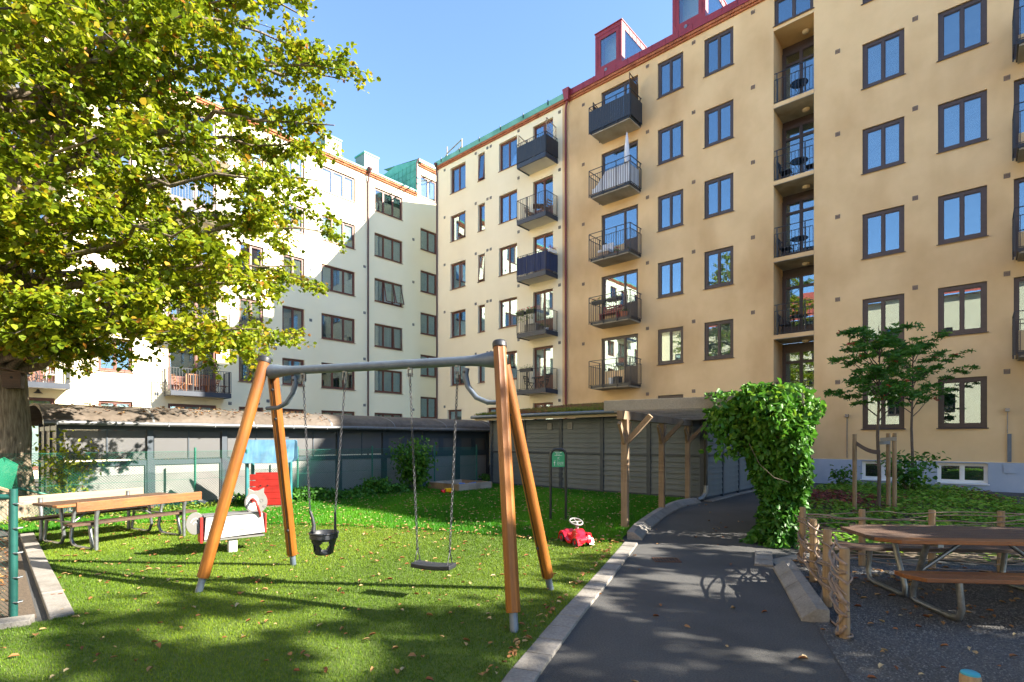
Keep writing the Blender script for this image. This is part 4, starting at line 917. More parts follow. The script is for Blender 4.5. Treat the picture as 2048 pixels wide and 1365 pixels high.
ck = thing('cat_rocker', 'cat-shaped spring rocker with white side boards, red ends and grey head', 'rocker', (-3.95,7.45,0), math.radians(38))
obj('stand', MB().box(-.055,.055,-.06,.06,0,.30), M['whitelam'], ck, bevel=.006)
side = [(-.36,.24),(.40,.27),(.37,.55),(-.34,.55)]
for y in (-.115,.095): obj('side_board', MB().plate(side, y, y+.02), M['whitelam'], ck, bevel=.003)
ln = MB()
def wave(x): return .33+.035*abs(math.sin((x+.36)*6.2))
pts = [(-.33+i*.018, -.117, wave(-.33+i*.018)) for i in range(39)]; ln.tube(pts, .005, 5); obj('engraved_wave', ln, M['line'], ck)
obj('seat_board', MB().box(-.37,.36,-.13,.13,.551,.572), M['line'], ck, bevel=.004)
obj('end_board', MB().box(-.41,-.375,-.12,.12,.20,.55), M['redp'], ck, bevel=.004); obj('end_board', MB().box(.402,.425,-.11,.11,.26,.54), M['redp'], ck, bevel=.004)
obj('under_board', MB().box(-.36,.40,-.10,.10,.215,.238), M['greyp'], ck)
tl = [(-.40+.11*math.cos(t)-.06, .47+.15*math.sin(t)) for t in [2*PI*k/20 for k in range(20)]]; to = obj('tail', MB().plate(tl, -.075,-.055), M['greyp'], ck, bevel=.003)
tll = MB(); tll.tube([(-.46+.06*math.cos(t), -.078, .44+.10*math.sin(t)) for t in [.2+.25*k for k in range(11)]], .003, 5); tll.tube([(-.46+.03*math.cos(t), -.078, .43+.06*math.sin(t)) for t in [.2+.25*k for k in range(11)]], .003, 5); obj('tail_line', tll, M['white'], to)
hd = []
for k in range(36):
    t = 2*PI*k/36; r = .165+.0*t
    x = .30+r*math.cos(t)*.92; z = .70+r*math.sin(t)
    for ea in (math.radians(62), math.radians(118)):
        dd = abs((t-ea+PI) % (2*PI)-PI)
        if dd < .24: x += math.cos(ea)*.085*(1-dd/.24); z += math.sin(ea)*.085*(1-dd/.24)
    hd.append((x,z))
ho = obj('head', MB().plate(hd, -.05,-.03), M['greyp'], ck, bevel=.003)
obj('face_plate', MB().plate([(.25+.085*math.cos(2*PI*k/20), .70+.115*math.sin(2*PI*k/20)) for k in range(20)], -.058,-.0505), M['whitelam'], ho)
fl = MB(); fl.tube([(.37+.022*math.cos(2*PI*k/12),-.052,.72+.022*math.sin(2*PI*k/12)) for k in range(12)], .003, 5, closed=True)
for a in (-.12,0,.12): fl.tube([(.38,-.052,.64),(.45,-.052,.62+a*.4)], .0022, 4)
fl.tube([(.31+.02*math.cos(t),-.052,.645+.02*math.sin(t)) for t in [PI+.3*k for k in range(11)]], .0028, 5); obj('face_line', fl, M['line'], ho)
for s in (-1,1):
    hb = MB(); hb.tube([(.25,s*.03,.735),(.25,s*.11,.745),(.27,s*.19,.72),(.29,s*.20,.64),(.32,s*.15,.57),(.34,s*.125,.50)], .016, 10); obj('handle', hb, M['redp'], ck, smooth=50)
obj('handle_hub', MB().tube([(.25,-.075,.735),(.25,.03,.735)], .032, 14), M['redp'], ck, smooth=50)

sg = thing('rules_sign', 'green notice plate in a black inverted U-shaped tube stand on the lawn', 'sign', (.893,10.2,0))
arch = [(-.148,0,.02),(-.148,0,1.30)]+[(-.148+.10-.10*math.cos(a),0,1.30+.115*math.sin(a)) for a in [PI/2*k/6 for k in range(1,7)]]+[(.048+.10*math.sin(a),0,1.30+.115*math.cos(a)) for a in [PI/2*k/6 for k in range(0,7)]]+[(.148,0,.02)]
obj('tube_stand', MB().tube(arch, .025, 12), M['black'], sg, smooth=50)
for x in (-.148,.148): obj('foot', MB().cyl(x,0,.0,.05,.034,12), M['galv'], sg, smooth=40)
pl_ = obj('plate', MB().plate([(-.122,1.075),(.122,1.075),(.122,1.31),(.10,1.355),(.07,1.37),(-.07,1.37),(-.10,1.355),(-.122,1.31)], -.028,-.020), M['sign'], sg)
def text3(body, x, z, size, parent):
    cu = bpy.data.curves.new('lettering', 'FONT'); cu.body = body; cu.size = size; cu.align_x = 'CENTER'; cu.extrude = .0004
    o = bpy.data.objects.new('lettering', cu); COL.objects.link(o)
    me = bpy.data.meshes.new_from_object(o.evaluated_get(bpy.context.evaluated_depsgraph_get())); bpy.data.objects.remove(o)
    o = place('lettering', me, M['white'], parent, (x,-.0295,z)); o.rotation_euler = (PI/2,0,0)
text3('uf', 0, 1.238, .046, pl_)
tl_ = MB(); rq = random.Random(2)
for x0, x1, z, h in ((-.06,.06,1.345,.011),(-.04,.035,1.318,.011),(-.072,.075,1.292,.012),(-.024,.028,1.221,.006),(-.09,-.05,1.188,.010),(-.022,-.004,1.188,.010),(-.025,.10,1.162,.008),(-.025,.10,1.138,.008),(-.025,.10,1.112,.008)):
    x = x0
    while x < x1:      # rows of small print, too fine to read
        wd = rq.uniform(.004,.007); tl_.box(x,min(x+wd,x1),-.0298,-.0285,z,z+h*rq.uniform(.6,1)); x += wd+(.0025 if rq.random() < .8 else .009)
obj('small_print', tl_, M['white'], pl_)
obj('arrow_mark', MB().plate([(-.076,1.10),(-.068,1.10),(-.068,1.155),(-.055,1.155),(-.072,1.18),(-.089,1.155),(-.076,1.155)], -.0300,-.0285), M['white'], pl_)

sbx = thing('sandbox', 'low square sandbox of weathered timber planks on the lawn before the sheds', 'sandbox', (-1.6,15.9,0), math.atan2(.7475,.6643))
S = 1.38; hh = .26
obj('front_plank', MB().box(0,S,-.02,.03,0,hh), M['woodg'], sbx, bevel=.005); obj('rear_plank', MB().box(0,S,S-.03,S+.02,0,hh), M['woodg'], sbx, bevel=.005)
obj('side_plank', MB().box(-.05,-.001,-.02,S+.02,0,hh-.004), M['stake'], sbx, bevel=.005); obj('side_plank', MB().box(S+.001,S+.05,-.02,S+.02,0,hh-.004), M['stake'], sbx, bevel=.005)
obj('sand', MB().box(0,S,.031,S-.031,0,.12), M['sand'], sbx)
by = thing('blue_shovel', 'blue plastic toy shovel lying in the sandbox', 'toy', (-1.35,16.45,.21)); obj('shaft', MB().tube([(-.12,0,.0),(.22,.05,.06)], .014, 8), M['bluetoy'], by); obj('blade', MB().plate([(-.30,-.02),(-.12,-.03),(-.12,.04),(-.30,.05)], -.05,.05), M['bluetoy'], by)
yt = thing('toy_truck', 'red and yellow plastic toy truck lying on the grass beside the sandbox', 'toy', (-1.92,15.4,.03), .4)
obj('tipper_bed', MB().add([(-.02,-.07,.05),(.17,-.07,.05),(.17,.07,.05),(-.02,.07,.05),(-.04,-.09,.15),(.20,-.09,.15),(.20,.09,.15),(-.04,.09,.15)], [(0,3,2,1),(0,1,5,4),(1,2,6,5),(2,3,7,6),(3,0,4,7)]), M['yellow'], yt)
obj('cab', MB().box(-.15,-.04,-.07,.07,.03,.12), M['redtoy'], yt, bevel=.02)
for x in (-.10,.09):
    for y in (-.09,.09): obj('wheel', MB().tube([(x,y-.015,.03),(x,y+.015,.03)], .032, 12), M['redtoy'], yt)

tc = thing('toy_car', 'red ride-on plastic toy car with a pale steering wheel on the turf', 'toy car', (.97,7.98,.02), math.atan2(-.925,.38))
prof = [(-.29,.14),(-.27,.19),(-.22,.205),(-.16,.165),(-.08,.150),(-.02,.165),(.02,.235),(.10,.245),(.17,.20),(.20,.165),(.27,.150),(.295,.11),(.28,.07),(-.26,.07)]
body = MB(); n = len(prof); lay = [(-.075,.93),(-.06,1.0),(.06,1.0),(.075,.93)]
vs = [(x*s, y, .07+(z-.07)*s) for y, s in lay for x, z in prof]; fs = [tuple(range(n)), tuple(range(4*n-1,3*n-1,-1))]
for j in range(3): fs += [(j*n+i,(j+1)*n+i,(j+1)*n+(i+1) % n,j*n+(i+1) % n) for i in range(n)]
body.add(vs, fs); obj('body', body, M['redtoy'], tc, smooth=50, bevel=.01)
for s in (-1,1):
    fe = MB(); arc = [(-.33,.085),(-.315,.14),(-.27,.185),(-.21,.19),(-.15,.16),(-.09,.10),(-.02,.07),(.06,.08),(.11,.14),(.16,.17),(.22,.17),(.27,.14),(.30,.08)]
    for k in range(len(arc)-1):
        (xa,za),(xb,zb) = arc[k],arc[k+1]
        fe.add([(xa,s*.06,za),(xb,s*.06,zb),(xb,s*.135,zb-.012),(xa,s*.135,za-.012),(xa,s*.06,za-.03),(xb,s*.06,zb-.03),(xb,s*.135,zb-.045),(xa,s*.135,za-.045)], [(0,1,2,3),(7,6,5,4),(3,2,6,7),(0,4,5,1)])
    obj('fender', fe, M['redtoy'], tc, smooth=60)
    obj('headlight', MB().tube([(.15,s*.095,.185),(.23,s*.095,.175)], [.018,.034], 12), M['redtoy'], tc, smooth=60)
    obj('bumper', MB().box(.255,.30,s*.02 if s > 0 else -.10,s*.10 if s > 0 else -.02,.06,.13), M['redtoy'], tc, bevel=.015)
    for x in (-.235,.19):
        wo = obj('wheel', MB().tube([(0,s*.085,0),(0,s*.128,0)], .066, 20), M['rubber'], tc, smooth=40, loc=(x,0,.068))
        obj('whitewall', MB().tube([(0.053*math.cos(2*PI*k/20),s*.129,.053*math.sin(2*PI*k/20)) for k in range(20)], .0045, 5, closed=True), M['greyp'], wo); obj('hub', MB().tube([(0,s*.12,0),(0,s*.134,0)], .030, 12), M['redtoy'], wo)
stw = MB(); cw = Vector((-.0,0,.34)); ax = Vector((.42,-.1,1)).normalized(); ux = Vector((0,1,0)); uy = ax.cross(ux)
stw.tube([cw+ux*.098*math.cos(2*PI*k/22)+uy*.098*math.sin(2*PI*k/22) for k in range(22)], .013, 8, closed=True); stw.tube([cw-ux*.095,cw+ux*.095], .010, 6); stw.tube([cw,cw+uy*.095], .010, 6)
swo = obj('steering_wheel', stw, M['panel'], tc, smooth=60); obj('column', MB().tube([(.035,0,.24),tuple(cw)], [.022,.030], 10), M['panel'], swo, smooth=60)

# drain in the path
dr = thing('drain_grate', 'rusty rectangular drain grate set in the asphalt path', 'drain', (2.05,7.0,0), math.radians(-4))
obj('frame', MB().box(-.17,.17,-.12,-.10,.0,.012).box(-.17,.17,.10,.12,0,.012).box(-.17,-.15,-.10,.10,0,.012).box(.15,.17,-.10,.10,0,.012), M['rust'], dr)
obj('pit', MB().box(-.15,.15,-.10,.10,.001,.004), M['room'], dr)
for k in range(7): obj('bar', MB().box(-.15+.02+k*.04,-.15+.034+k*.04,-.10,.10,.005,.010), M['woodd'], dr)

# ------------------------------------------------------------------ fences
def chainlink(L, h, cell=.05, r=.0017, z0=.03):
    mb = MB(); segs = []
    n = int((L+h)/cell)
    for s in (1,-1):
        for i in range(n+1):
            x0 = i*cell-(h if s > 0 else 0); x1 = x0+h
            a = (x0,z0) if s > 0 else (x0,z0+h); b = (x1,z0+h) if s > 0 else (x1,z0)
            t0 = max(0,(0-x0)/h); t1 = min(1,(L-x0)/h)
            if t1-t0 < .02: continue
            p = (a[0]+(b[0]-a[0])*t0, a[1]+(b[1]-a[1])*t0); q = (a[0]+(b[0]-a[0])*t1, a[1]+(b[1]-a[1])*t1)
            mb.tube([(p[0],s*.002,p[1]),(q[0],s*.002,q[1])], r, 3, cap=False)
    return mb
gf = thing('chain_link_fence', 'green chain-link fence with round posts running along the bicycle shed', 'fence', onN(-13.55, -.5), RZ2)
obj('wire_mesh', chainlink(13.9, 1.30, .055, .0030), M['green'], gf, kind='stuff')
for z in (.70,1.335): obj('line_wire', MB().tube([(0,0,z),(13.9,0,z)], .0035, 5), M['green'], gf)
for x in (.2,4.75,7.2,9.5,11.9,13.85): obj('post', MB().cyl(x,.03,0,1.42,.024,10), M['green'], gf, smooth=50)
obj('brace_pole', MB().tube([(.2,.03,1.25),(2.4,-.05,.45)], .020, 8), M['green'], gf, smooth=50)
gn = thing('green_mesh_gate', 'dark green netted gate with a tubular frame at the turf corner', 'gate', (-4.46,4.72,0), math.atan2(-.62,-2.5))
obj('post', MB().cyl(0,0,0,1.16,.030,12), M['greend'], gn, smooth=50); obj('top_rail', MB().tube([(0,0,1.09),(2.4,0,1.09)], .026, 10), M['greend'], gn, smooth=50); obj('rod', MB().cyl(.05,-.03,.02,1.05,.006,6), M['galv'], gn)
obj('wire_mesh', chainlink(2.4, 1.05, .04, .002), M['greend'], gn, kind='stuff')
cl = MB()
for k in range(5): cl.tube([(-.034+.034*math.cos(t),.034*math.sin(t),.15+k*.22) for t in [0,1,2,3,4,5]], .006, 5)
obj('clamp', cl, M['galv'], gn)
net = MB(); ns = 18; vs = []; 
for i in range(ns):
    for j in range(6): vs.append((.05+i*.08, -.05-.05*math.sin(i*1.3+j)-.03*j, 1.12+.34*math.sin(PI*j/5)*(.5+.5*math.sin(i*.9+.6))-.0*i))
net.add(vs, [(i*6+j,(i+1)*6+j,(i+1)*6+j+1,i*6+j+1) for i in range(ns-1) for j in range(5)]); 
M['net'] = perfmat('green_net', (0.008,0.17,0.09), .7); obj('draped_net', net, M['net'], gn, smooth=60)
obj('leaning_lath', MB().bar((.02,-.06,1.12),(.9,-.08,1.45),.03,.02), M['woodp'], gn)
# bicycle between the two sheds
bc = thing('bicycle', 'dark bicycle parked in the gap between the two sheds', 'bicycle', tuple(onN(-13.75,14.2)), RZ2)
for x in (.2,1.25): 
    wv = obj('wheel', MB().tube([(x+.33*math.cos(2*PI*k/24),0,.34+.33*math.sin(2*PI*k/24)) for k in range(24)], .016, 6, closed=True), M['rubber'], bc); spk = MB()
    for k in range(8): spk.tube([(x,0,.34),(x+.32*math.cos(2*PI*k/8),0,.34+.32*math.sin(2*PI*k/8))], .0025, 3, cap=False)
    obj('spokes', spk, M['galv'], wv)
fm_ = MB()
for a, b in (((.2,0,.34),(.62,0,.30)),((.62,0,.30),(.50,0,.85)),((.50,0,.80),(1.08,0,.86)),((.62,0,.30),(1.10,0,.80)),((1.07,0,.92),(1.25,0,.34)),((.2,0,.34),(.51,0,.78))): fm_.tube([a,b], .016, 8)
obj('frame', fm_, M['black'], bc); obj('saddle', MB().box(.38,.60,-.06,.06,.88,.93), M['black'], bc, bevel=.02); obj('handlebar', MB().tube([(1.0,-.28,1.02),(1.06,-.1,1.0),(1.06,.1,1.0),(1.0,.28,1.02)], .014, 8), M['galv'], bc)
# ------------------------------------------------------------------ foliage helpers
def leaf_arrays(P, S, seed, up=0.55, aspect=0.8, fold=0.22, tint=None, droop=0.25, axis=None):
    """round folded leaves: two quads each, spread over points P with sizes S"""
    r = np.random.default_rng(seed); n = len(P)
    nrm = r.standard_normal((n,3)); nrm /= np.linalg.norm(nrm,axis=1)[:,None]; nrm = nrm*(1-up)+np.array([0,0,1])*up; nrm /= np.linalg.norm(nrm,axis=1)[:,None]
    t = r.standard_normal((n,3)); t[:,2] -= droop*2
    if axis is not None: t = t*.35+axis
    t -= nrm*np.sum(t*nrm,1)[:,None]; t /= np.linalg.norm(t,axis=1)[:,None]+1e-9
    b = np.cross(nrm,t); S = np.asarray(S)[:,None]; w = S*aspect*.5; lift = nrm*S*fold
    base = P; l1 = P+t*S*.22+b*w*.85+lift*.8; l2 = P+t*S*.68+b*w*.75+lift*.7; tip = P+t*S-nrm*S*droop*.3; r2 = P+t*S*.68-b*w*.75+lift*.7; r1 = P+t*S*.22-b*w*.85+lift*.8
    V = np.stack([base,l1,l2,tip,r2,r1],1); i = np.arange(n)[:,None]*6
    F = np.stack([i+np.array([0,3,2,1]), i+np.array([0,5,4,3])],1).reshape(-1,4)
    if tint is None: tint = np.clip(.42+.22*r.standard_normal(n),0,1)
    return V, F, np.repeat(tint,2)
def leaves(name, P, S, m, parent=None, seed=1, **k):
    V, F, t = leaf_arrays(np.asarray(P,float), S, seed, **k)
    return place(name, np_mesh(name, V, F, t), m, parent, kind='stuff')
def curve_pts(a, b, sag, r, n=6, jit=.06):
    a = Vector(a); b = Vector(b); L = (b-a).length; o = []
    for i in range(n+1):
        t = i/n; p = a+(b-a)*t+Vector((0,0,sag*math.sin(PI*t)))
        if 0 < i < n: p += Vector((r.uniform(-1,1),r.uniform(-1,1),r.uniform(-.6,.6)))*L*jit*.5
        o.append(p)
    return o
def big_tree(name, label, base, centre, rad, zmin, nlimb, leaves_n, lsize, mleaf, seed, trunk_r=.42, fork=4.2, lean=(0,0), sub=9, twigs=6, group=None, zfun=None, bottom_open=None, extra=()):
    r = random.Random(seed); nr = np.random.default_rng(seed)
    t = thing(name, label, 'tree', base, 0, group); B = Vector(base); C = Vector(centre)-B; RX = Vector(rad)
    trunk = MB(); top = Vector((lean[0],lean[1],fork)); pts = []
    for i in range(9):
        u = i/8; pts.append(Vector((lean[0]*u+r.uniform(-.04,.04),lean[1]*u+r.uniform(-.04,.04),fork*u)))
    trunk.tube(pts, [trunk_r*(1.45 if i == 0 else 1.12 if i == 1 else 1.0-.16*i/8) for i in range(9)], 18)
    limbs = MB(); tw = MB(); LP = []; LAX = []
    stems = []
    for k in range(3):
        a = 2*PI*k/3+r.uniform(-.4,.4); e = top+Vector((math.cos(a)*1.3,math.sin(a)*1.3,C.z+RX.z*.55-fork))
        sp = curve_pts(top-Vector((0,0,.3)), e, .0, r, 7, .05); stems.append(sp); trunk.tube(sp, [trunk_r*.62*(1-.78*i/7) for i in range(8)], 12)
    tips = []
    for k in range(nlimb):
        zt = zmin+.3+(C.z+RX.z*.92-zmin)*((k+r.random())/nlimb); a = k*2.399963+r.uniform(-.3,.3)
        q = max(.12, 1-((zt-C.z)/RX.z)**2)**.5; e = Vector((C.x+RX.x*q*math.cos(a)*r.uniform(.82,1.0), C.y+RX.y*q*math.sin(a)*r.uniform(.82,1.0), zt))
        tips.append(e)
    for e in extra: tips.append(Vector(e)-B)
    for e in tips:
        st_ = r.choice(stems); zs = max(fork*.62, min(e.z-1.2, C.z+RX.z*.3)); 
        if zs < fork: s0 = pts[0]+(pts[-1]-pts[0])*(zs/fork)
        else:
            s0 = min(st_, key=lambda p: abs(p.z-zs))
        L = (e-s0).length; lp = curve_pts(s0, e, L*.08, r, 9, .07); r0 = .030+.011*L
        limbs.tube(lp, [r0*(1-.90*i/9) for i in range(10)], 8)
        for j in range(sub):
            i = 2+int(7*(j+r.random())/sub); i = min(i,9); p = lp[i]; d = (lp[min(i+1,9)]-lp[i-1]).normalized()
            sd = Vector((r.uniform(-1,1),r.uniform(-1,1),r.uniform(-.35,.45))); sd = (sd.normalized()+d*.75).normalized()
            l2 = (1.25-.06*i)*r.uniform(.7,1.35)*(L/5.5+.25); q2 = p+sd*l2+Vector((0,0,-.12*l2)); sp2 = curve_pts(p, q2, .06*l2, r, 4, .10)
            tw.tube(sp2, [.014*(1-.7*m/4) for m in range(5)], 5)
            for m in range(twigs):
                b = sp2[1+m % 4]; td = Vector((r.uniform(-1,1),r.uniform(-1,1),r.uniform(-.6,.25))).normalized(); td = (td+sd*.5).normalized(); l3 = r.uniform(.25,.62); en = b+td*l3
                tw.tube([b,b+td*l3*.5+Vector((0,0,.02)),en], [.005,.004,.002], 3, cap=False)
                LP.append((b,en)); LAX.append(td)
    obj('trunk', trunk, M['bark'], t, smooth=60); obj('limbs', limbs, M['bark' if trunk_r > .3 else 'barkt'], t, smooth=60); obj('twigs', tw, M['twig'], t, smooth=60, kind='stuff')
    A = np.array([p[0] for p in LP]); E = np.array([p[1] for p in LP]); AX = np.array(LAX)
    idx = nr.integers(0,len(A),leaves_n); u = nr.random(leaves_n)[:,None]; P = A[idx]+(E[idx]-A[idx])*(u*1.08)+nr.normal(0,.05,(leaves_n,3))
    if zfun is not None: keep = P[:,2]+B.z > zfun(P[:,0]+B.x, P[:,1]+B.y); P = P[keep]; idx = idx[keep]
    n = len(P); S = lsize*(.65+.7*nr.random(n))
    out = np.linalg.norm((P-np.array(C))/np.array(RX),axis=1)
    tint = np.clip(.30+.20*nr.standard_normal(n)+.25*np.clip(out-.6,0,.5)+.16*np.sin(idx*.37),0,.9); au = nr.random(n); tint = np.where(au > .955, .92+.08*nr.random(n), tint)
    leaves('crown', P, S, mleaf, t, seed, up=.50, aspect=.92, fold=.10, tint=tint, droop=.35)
    return t
lin = big_tree('linden_tree', 'tall yellowing linden with furrowed trunk overhanging the picnic set', (-9.75,10.1,0), (-9.0,10.3,8.3), (5.75,5.6,7.6), 3.2, 60, 160000, .090, L_LIND, 21, trunk_r=.43, fork=4.6, sub=10, twigs=7,
    zfun=lambda x, y: 2.75+.5*np.clip((-x-6.5)/3.5,0,1)+.35*np.sin(x*1.7)+.25*np.sin(y*2.3),
    extra=[(-4.2,9.4,4.4),(-4.6,9.0,3.5),(-5.2,8.6,3.3),(-6.2,8.2,3.6),(-7.2,8.0,3.7),(-4.0,10.0,5.6),(-3.7,10.2,6.6),(-3.5,10.4,7.8),(-3.6,10.2,8.8),(-3.9,10.0,9.6),(-8.2,7.6,3.9),(-5.0,8.3,5.0),(-6.0,7.4,6.0),(-7.0,7.0,5.0),(-5.5,7.6,7.5),(-7.4,6.6,7.6),(-4.6,8.4,8.6),(-6.6,7.0,9.0)])
bh = thing('bird_box', 'small wooden nest box with a sloping lid fixed to the linden trunk', 'nest box', (-9.22,9.76,2.55), .5)
obj('box_body', MB().box(-.13,.13,-.12,.12,0,.30), M['woodd'], bh, bevel=.004); obj('lid', MB().bar((-.20,0,.37),(.22,0,.28),.32,.025,up=(0,0,1)), M['woodd'], bh); obj('entrance_hole', MB().tube([(.0,-.122,.19),(.0,-.128,.19)], .022, 12), M['room'], bh)
big_tree('maple_tree', 'broad leafy tree beside the small round-crowned tree at the gravel yard', (12.6,-2.0,0), (12.4,-1.75,7.6), (4.2,3.9,4.6), 3.2, 26, 24000, .17, L_LIND, 33, trunk_r=.26, fork=3.6, sub=9, twigs=6, group='shade trees beside the picnic gravel')
big_tree('maple_tree', 'broad leafy tree at the open end of the courtyard behind the gravel yard', (9.0,-6.0,0), (9.0,-5.6,8.0), (4.0,3.8,4.6), 3.4, 22, 13000, .17, L_LIND, 34, trunk_r=.24, fork=3.6, sub=8, twigs=6, group='shade trees beside the picnic gravel')

big_tree('added_shade_tree', 'unseen small round-crowned tree added to shade the gravel yard', (11.5,1.7,0), (11.5,1.7,4.6), (2.6,2.7,2.4), 2.3, 20, 11000, .15, L_VINE, 35, trunk_r=.12, fork=2.4, sub=8, twigs=6)  # added out of view to keep sun off the gravel and table

big_tree('added_shade_tree', 'unseen small sparse tree added to thin the sun on the path', (11.7,4.4,0), (11.7,4.4,4.5), (1.8,1.8,1.75), 2.6, 14, 5200, .14, L_VINE, 36, trunk_r=.10, fork=2.5, sub=7, twigs=6)  # added out of view to break up the sun patch on the path
# ------------------------------------------------------------------ rowans with pinnate leaves
def rowan(label, base, zc, rad, H, seed, n=430, tr=.035, zb=2.1):
    r = random.Random(seed); nr = np.random.default_rng(seed); t = thing('rowan_tree', label, 'tree', base, 0, 'young rowans in the planting bed')
    tk = MB(); tk.tube([(0,0,0),(.02,.01,zb*.4),(-.01,.02,zb*.8),(.0,.0,zb*1.1),(.02,.0,H*.8),(.0,.0,H*.96)], [tr*1.15,tr,tr*.9,tr*.7,tr*.35,.006], 10); obj('trunk', tk, M['barkt'], t, smooth=60)
    br = MB(); anch = []
    for k in range(20):
        z = zb*.95+(H*.9-zb)*(k/20); a = k*2.4+r.uniform(-.4,.4); q = max(.1,1-((z+.4-zc)/(H-zc))**2) if z+.4 > zc else 1; L = rad*q**.5*r.uniform(.7,1.12)
        e = Vector((math.cos(a)*L,math.sin(a)*L,z+.55*L+.15)); cp = curve_pts((0,0,z), e, .10, r, 5, .06); br.tube(cp, [.014*(1-.75*i/5) for i in range(6)], 5)
        for i in range(2,6): anch.append((cp[i],(cp[i]-cp[i-1]).normalized()))
    obj('branches', br, M['twig'], t, smooth=60)
    P = []; AX = []; S = []; T = []
    for k in range(n):
        p, d = r.choice(anch); a = r.uniform(0,2*PI); dr_ = (Vector((math.cos(a),math.sin(a),r.uniform(-.35,.25)))+d*.5).normalized(); L = r.uniform(.16,.26); side = dr_.cross(Vector((0,0,1))).normalized(); tt = min(1,max(0,r.gauss(.42,.2))); 
        if r.random() < .012: tt = 1.0
        for j in range(7):
            u = .25+.75*j/6; q = p+dr_*L*u-Vector((0,0,.05*u*u))
            for s in (-1,1):
                P.append(q); AX.append(side*s+dr_*.55); S.append(.092*(1-.25*abs(u-.55))); T.append(tt)
    P = np.array(P)+nr.normal(0,.004,(len(P),3)); leaves('crown', P, np.array(S), L_ROW, t, seed, up=.30, aspect=.40, fold=.05, tint=np.array(T), droop=.1, axis=np.array(AX)*3)
    return t
rowan('young rowan tied between three stakes in the planting bed', (7.82,11.25,0), 3.1, .86, 4.2, 5, 460)
rowan('young rowan without stakes standing closer to the beige wall', (11.95,15.75,0), 3.6, 1.15, 4.85, 6, 560, .04, 2.4)
sk = thing('tree_stakes', 'three round timber stakes with webbing straps holding the young rowan', 'tree stakes', (7.82,11.25,0))
for x, y, h in ((-.50,.02,1.72),(.25,-.12,1.74),(.32,.16,1.74)): obj('stake', MB().tube([(x,y,0),(x,y,h-.01),(x,y,h)], [.042,.040,.036], 12), M['stake'], sk, smooth=50)
def strap(a, b, sag, w, m):
    mb = MB(); vs = []
    for i in range(9):
        t = i/8; p = Vector(a)+(Vector(b)-Vector(a))*t-Vector((0,0,sag*math.sin(PI*t))); vs += [p+Vector((0,-.004,w/2)),p+Vector((0,-.004,-w/2)),p+Vector((0,.004,-w/2)),p+Vector((0,.004,w/2))]
    mb.add(vs, [(i*4+k,i*4+(k+1) % 4,(i+1)*4+(k+1) % 4,(i+1)*4+k) for i in range(8) for k in range(4)]); obj('strap', mb, m, sk, smooth=40)
strap((-.50,-.045,1.52),(.0,-.045,1.33),.05,.09,M['woodd']); strap((.0,-.05,1.60),(.26,-.165,1.62),.0,.08,M['woodg']); strap((.0,-.02,1.53),(.32,.11,1.54),.0,.07,M['panel'])

# ------------------------------------------------------------------ climbing plant on the pergola
vn = thing('climbing_vine', 'lush green climbing vine smothering the pergola post beside the path', 'vine', (4.1,8.1,0))
nv = 15000; r_ = np.random.default_rng(8); z = r_.random(nv)**.85*2.45; ang = r_.random(nv)*2*PI
prof_r = np.interp(z,[0,.25,.7,1.2,1.7,2.1,2.45],[.40,.26,.27,.36,.50,.60,.34]); off_x = np.interp(z,[0,.6,1.2,1.8,2.3],[-.06,.03,.02,-.10,-.16]); rad_ = prof_r*(.62+.45*r_.random(nv)**.6)*(1+.16*np.sin(ang*3+z*4)+.10*np.sin(ang*5-z*7))
# the mass trails back along the pergola
back_ = r_.random(nv) < .40; bo2 = np.where(back_, r_.random(nv)*3.6, 0)
P = np.c_[off_x+rad_*np.cos(ang), rad_*np.sin(ang)*.9, z]; P[:,0] += bo2*.49; P[:,1] += bo2*.86
hi_ = r_.random(nv) < .13; P[hi_,2] = 2.05+.35*r_.random(hi_.sum())**2; P[hi_,0] = -.95+1.4*r_.random(hi_.sum()); P[hi_,1] = -.1+.9*r_.random(hi_.sum())+.1*P[hi_,0]; dr2 = hi_ & (P[:,0] < -.25); P[dr2,2] -= .75*r_.random(dr2.sum())**2
leaves('foliage', P, .075+.05*r_.random(nv), L_VINE, vn, 9, up=.25, aspect=.72, fold=.10, droop=.8, tint=np.clip(.32+.20*r_.standard_normal(nv)+.22*(P[:,2]-1.2),0,1))  # paler towards the top, sunlight on the upper leaves put into the tint
vm = MB(); rv = random.Random(4)
for k in range(9):
    a = rv.uniform(0,2*PI); pts = [Vector((.10*math.cos(a+i*.8),.10*math.sin(a+i*.8),i*.26)) for i in range(9)]; vm.tube(pts, .010, 5)
vm.tube([(-.62,-.35,1.55),(-.50,-.42,1.25),(-.30,-.45,1.05),(-.05,-.4,.98)], .005, 4); obj('stems', vm, M['barkt'], vn, smooth=60)

